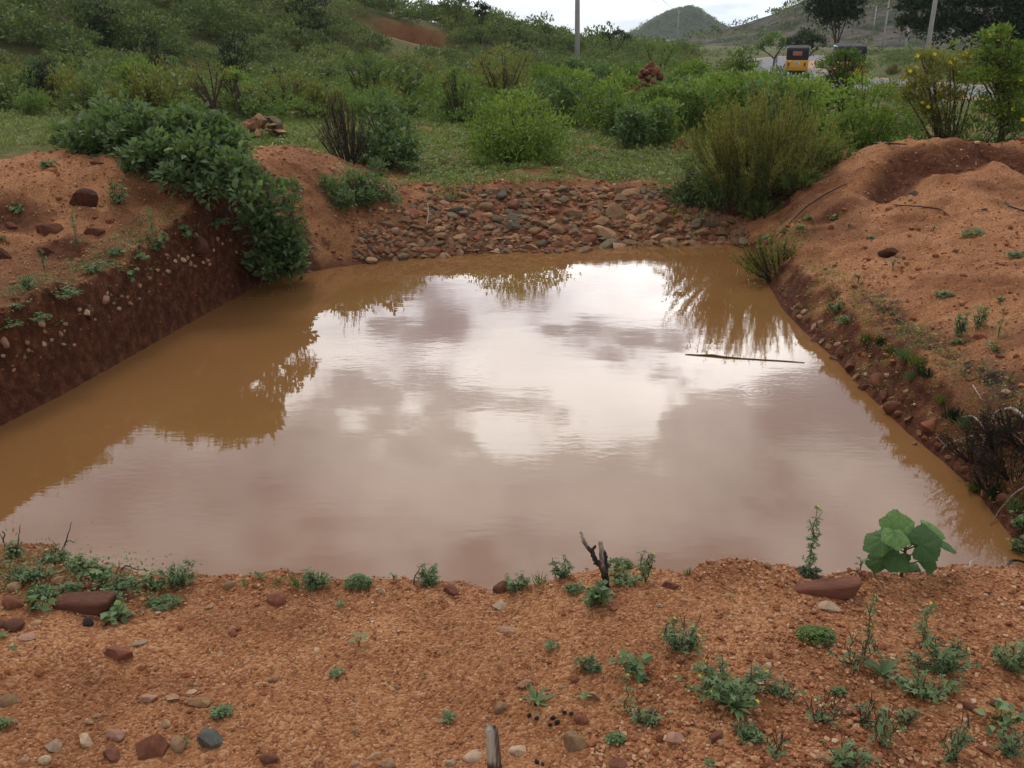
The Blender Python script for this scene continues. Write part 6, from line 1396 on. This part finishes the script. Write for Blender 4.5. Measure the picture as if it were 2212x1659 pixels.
def post(px, Y, h, label):
    b = gz(px, Y, -.05); mb = MB(); tube(mb, [(0, 0, 0), (0, 0, h)], [.10, .09], 7); box(mb, -.14, .14, -.05, .05, h-.02, h+.1); o = mb.obj('roadside_post', M['concrete']); o.location = b; tag(o, label, 'post')
post(1678, 95, 3.0, 'short pale post left of the road among the bushes')
post(1954, 90, 3.1, 'short grey post beyond the road between the tall right pole and the dark tree')
def wire(a, b, sag, label, group):
    mb = MB(); t = np.linspace(0, 1, 24)[:, None]; P = a*(1-t)+b*t; P[:, 2] -= sag*4*(t*(1-t))[:, 0]; tube(mb, P, .02, 4); tag(mb.obj('power_wire', M['wire']), label, 'wire', group)
for k, nm in enumerate(('left', 'right', 'topmost')):
    wire(pA[k], pB[k], 1.2, f'{nm} power wire running from the tall left pole to the small pole by the domed hill', 'wires from the tall left pole')
    wire(pC[k], pD[k], .6, f'{nm} power wire between the tall right pole and the slim pole beyond', 'wires from the tall right pole')
    wire(pD[k], pE[k], .3, f'{nm} power wire between the slim pole and the distant pole', 'wires behind the slim pole')

# ------------------------------------------------------------------ auto rickshaws
def paint(name, c, rough=.4):
    m, nt, b = newmat(name); v = coord(nt); n = noise(nt, v, 3, 5, .6)
    nt.links.new(mixc(nt, mth(nt, 'MULTIPLY', n, .35), c, tuple(x*.6+.03 for x in c)), b.inputs['Base Color']); b.inputs['Roughness'].default_value = rough; return m
M['yellow_paint'] = paint('yellow_paint', (.68, .34, .02)); M['vinyl'] = paint('black_vinyl', (.008, .008, .012), .85); M['tyre'] = paint('tyre_rubber', (.015, .015, .016), .9)
M['curtain'] = paint('orange_window_plastic', (.36, .10, .055), .5); M['white'] = paint('white_plate', (.7, .7, .7), .5); M['ink'] = paint('black_ink', (.02, .02, .02)); M['lamp_red'] = paint('red_lens', (.25, .01, .01), .2)
M['palegreen'] = paint('pale_green_paint', (.42, .62, .50), .4); M['chrome'] = paint('grey_steel', (.3, .3, .3), .4); M['cloth'] = paint('pink_cloth', (.55, .20, .26), .9); M['skin'] = paint('brown_skin', (.20, .095, .055), .6); M['hair'] = paint('black_hair', (.012, .010, .010), .6)
def bevel(o, w): b = o.modifiers.new('bevel', 'BEVEL'); b.width = w; b.segments = 2; b.limit_method = 'ANGLE'
def rickshaw(loc, yaw, label, window=True):
    e = empty('auto_rickshaw', loc, label, 'auto rickshaw', 'auto rickshaws driving away on the road', rz=yaw)
    m = MB(); prism(m, [(-1.25, .36), (-1.30, .62), (-1.28, .98), (-1.10, 1.0), (-.30, .98), (-.22, .50), (.55, .46), (.72, .92), (.98, .95), (1.18, .62), (1.20, .34), (.6, .30), (-.9, .30)], -.64, .64); o = m.obj('body', M['yellow_paint'], e, smooth=False); bevel(o, .05)
    m = MB(); prism(m, [(-1.27, .985), (-1.22, 1.52), (-1.10, 1.66), (.55, 1.78), (.88, 1.70), (.96, 1.58), (.86, 1.56), (.5, 1.62), (-.35, 1.56), (-.42, .985)], -.62, .62); o = m.obj('canopy', M['vinyl'], e, smooth=False); bevel(o, .06)
    if window: m = MB(); box(m, -.27, .25, -1.285, -1.245, 1.16, 1.40); o = m.obj('rear_window', M['curtain'], e, smooth=False); o.rotation_euler = (-.05, 0, 0); o.location = (0, -.058, .0); bevel(o, .03)
    m = MB(); box(m, -.13, .17, -1.325, -1.30, .76, .90); pl = m.obj('number_plate', M['white'], e, smooth=False)
    for i, (x0, x1, z0, z1) in enumerate([(-.10, -.05, .85, .88), (-.03, .03, .85, .88), (.05, .12, .85, .88), (-.09, -.03, .78, .82), (-.01, .04, .78, .82), (.06, .11, .78, .82)]):
        m = MB(); box(m, x0, x1, -1.330, -1.326, z0, z1); m.obj('plate_mark', M['ink'], pl, smooth=False)
    m = MB(); box(m, -.50, -.32, -1.31, -1.296, .90, .95); m.obj('sticker', M['white'], e, smooth=False)
    for sx in (-1, 1):
        m = MB(); box(m, sx*.45-.05, sx*.45+.05, -1.36, -1.30, .66, .84); m.obj('tail_light', M['lamp_red'], e, smooth=False)
        m = MB(); tube(m, [(sx*.60, -.55, 1.62), (sx*.62, .5, 1.66), (sx*.60, .92, 1.50), (sx*.56, .98, .95)], .045, 6); m.obj('windscreen_pillar', M['palegreen'], e)
        m = MB(); tube(m, [(sx*.64, .80, 1.15), (sx*.80, .78, 1.25)], .012, 5); mm = m.obj('mirror', M['vinyl'], e); m = MB(); box(m, sx*.86-.06, sx*.86+.06, .76, .79, 1.16, 1.34); m.obj('mirror_glass', M['chrome'], mm, smooth=False)
        m = MB(); box(m, sx*.645-.01, sx*.645+.01, -1.1, -.35, .30, .52); m.obj('mudguard', M['yellow_paint'], e, smooth=False)
    m = MB(); box(m, -.60, .60, .93, .97, 1.45, 1.62); m.obj('windscreen_header', M['palegreen'], e, smooth=False)
    m = MB(); box(m, -.62, .62, -1.36, -1.30, .35, .41); m.obj('bumper', M['vinyl'], e, smooth=False)
    m = MB(); box(m, -.35, .35, -1.2, -.9, .16, .34); m.obj('engine', M['vinyl'], e, smooth=False)
    for (x, y) in ((-.55, -.85), (.55, -.85), (0, .95)):
        w = MB(); a = np.linspace(0, 2*np.pi, 21)[:-1]; n = 20
        prof = [(.055, .12), (.06, .19), (.045, .225), (-.045, .225), (-.06, .19), (-.055, .12)]
        V = [(x+px_, y+math.cos(t)*r, .225+math.sin(t)*r) for t in a for px_, r in prof]; k = len(prof)
        w.add(V, [(i*k+j, i*k+(j+1) % k, ((i+1) % n)*k+(j+1) % k, ((i+1) % n)*k+j) for i in range(n) for j in range(k)]); wo = w.obj('wheel', M['tyre'], e)
        w = MB(); tube(w, [(x-.05, y, .225), (x+.05, y, .225)], .125, 14); w.obj('rim', M['chrome'], wo)
    return e
def on_road(px, Y): x = (px-1106)/F*(Y*math.cos(PITCH)+2.1*math.sin(PITCH)); d, z = polyd(np.array([x]), np.array([Y]), [tuple(p) for p in RS]); return (x, Y, float(z[0])+.06)
rickshaw(on_road(1719, 56), -.31, 'yellow auto rickshaw with black canopy and orange rear window, farther down the road')
r2 = on_road(1825, 45); rickshaw(r2, -.20, 'yellow and black auto rickshaw partly hidden by the flowering shrub, nearer on the road', window=False)
def passenger(loc, yaw):
    J = [(0, 0, 0), (0, .02, .22), (0, .04, .42), (0, .05, .50), (0, .07, .60), (0, .08, .68), (-.17, .03, .42), (-.24, .10, .22), (-.20, .30, .16), (.17, .03, .42), (.24, .10, .22), (.18, .30, .16),
         (-.09, .05, -.02), (-.11, .40, .0), (-.11, .44, -.38), (.09, .05, -.02), (.11, .40, 0), (.11, .44, -.38)]
    Rr = [.15, .14, .13, .055, .095, .085, .06, .045, .035, .06, .045, .035, .09, .065, .045, .09, .065, .045]
    E = [(0, 1), (1, 2), (2, 3), (3, 4), (4, 5), (2, 6), (6, 7), (7, 8), (2, 9), (9, 10), (10, 11), (0, 12), (12, 13), (13, 14), (0, 15), (15, 16), (16, 17)]
    me = bpy.data.meshes.new('person'); me.from_pydata(J, E, []); o = link('person', me); sk = o.modifiers.new('skin', 'SKIN'); o.modifiers.new('sub', 'SUBSURF').levels = 1
    for i, r in enumerate(Rr): me.skin_vertices[0].data[i].radius = (r, r)
    me.skin_vertices[0].data[0].use_root = True; me.materials.append(M['cloth']); o.location = loc; o.rotation_euler = (0, 0, yaw)
    h = MB(); tube(h, [(0, .02, .60), (0, .03, .70), (0, .05, .785)], [.10, .115, .04], 10); h.obj('hair', M['hair'], o)
    tag(o, 'person in pink cloth sitting at the left side of the nearer rickshaw', 'person')
if 'skin_vertices' in dir(bpy.types.Mesh):
    pass
_me = bpy.data.meshes.new('t'); bpy.data.meshes.remove(_me)
try:
    c_, s_ = math.cos(-.2), math.sin(-.2); ox, oy = -.56, .25
    passenger((r2[0]+ox*c_-oy*s_, r2[1]+ox*s_+oy*c_, r2[2]+.62), -.2)
except Exception as ex: print('PERSON', ex)


# ------------------------------------------------------------------ labels that would be the same: say which by place
def finish_labels():
    from collections import defaultdict
    bpy.context.view_layer.update(); by = defaultdict(list)
    for o in bpy.data.objects:
        if o.parent is None and 'label' in o.keys(): by[o['label']].append(o)
    for lab, os_ in by.items():
        lab = ' '.join(lab.split()[:16])
        if len(os_) > 1:
            def px(o):
                p = o.matrix_world.translation; d = p.y*math.cos(PITCH)+(CAMZ-p.z)*math.sin(PITCH); return p.x/max(d, .1)
            def dist(o): return o.matrix_world.translation.y
            xs = sorted(os_, key=px); base = ' '.join(lab.split()[:13])
            if len(os_) == 2:
                if abs(px(xs[0])-px(xs[1])) > .012: nm = ['left one', 'right one']
                else: xs = sorted(os_, key=dist); nm = ['nearer one', 'farther one']
                for o, t in zip(xs, nm): o['label'] = base+', '+t
                continue
            if len(os_) == 3 and min(px(b)-px(a) for a, b in zip(xs, xs[1:])) > .008:
                for o, t in zip(xs, ('leftmost', 'middle one', 'rightmost')): o['label'] = base+', '+t
                continue
            if len(os_) == 4 and min(px(b)-px(a) for a, b in zip(xs, xs[1:])) > .005:
                for o, t in zip(xs, ('leftmost of four', 'second from left', 'third from left', 'rightmost of four')): o['label'] = base+', '+t
                continue
            g = os_[0].get('group') or lab
            for o in os_: o['group'] = g
        for o in os_: o['label'] = lab
finish_labels()

# ------------------------------------------------------------------ air
def haze(density):
    mb = MB(); box(mb, -1700, 1700, -500, 2300, -2.0, 95); o = mb.obj('haze', None, smooth=False)
    m = bpy.data.materials.new('air_haze'); m.use_nodes = True; nt = m.node_tree; nt.nodes.clear()
    out = nt.nodes.new('ShaderNodeOutputMaterial'); v = nt.nodes.new('ShaderNodeVolumePrincipled'); v.inputs['Density'].default_value = density
    v.inputs['Color'].default_value = (.80, .88, .96, 1); v.inputs['Anisotropy'].default_value = 0.2; nt.links.new(v.outputs[0], out.inputs['Volume'])
    o.data.materials.append(m); tag(o, 'thin bluish haze in the air in front of the far hills', 'haze', kind='stuff')
haze(.00022)
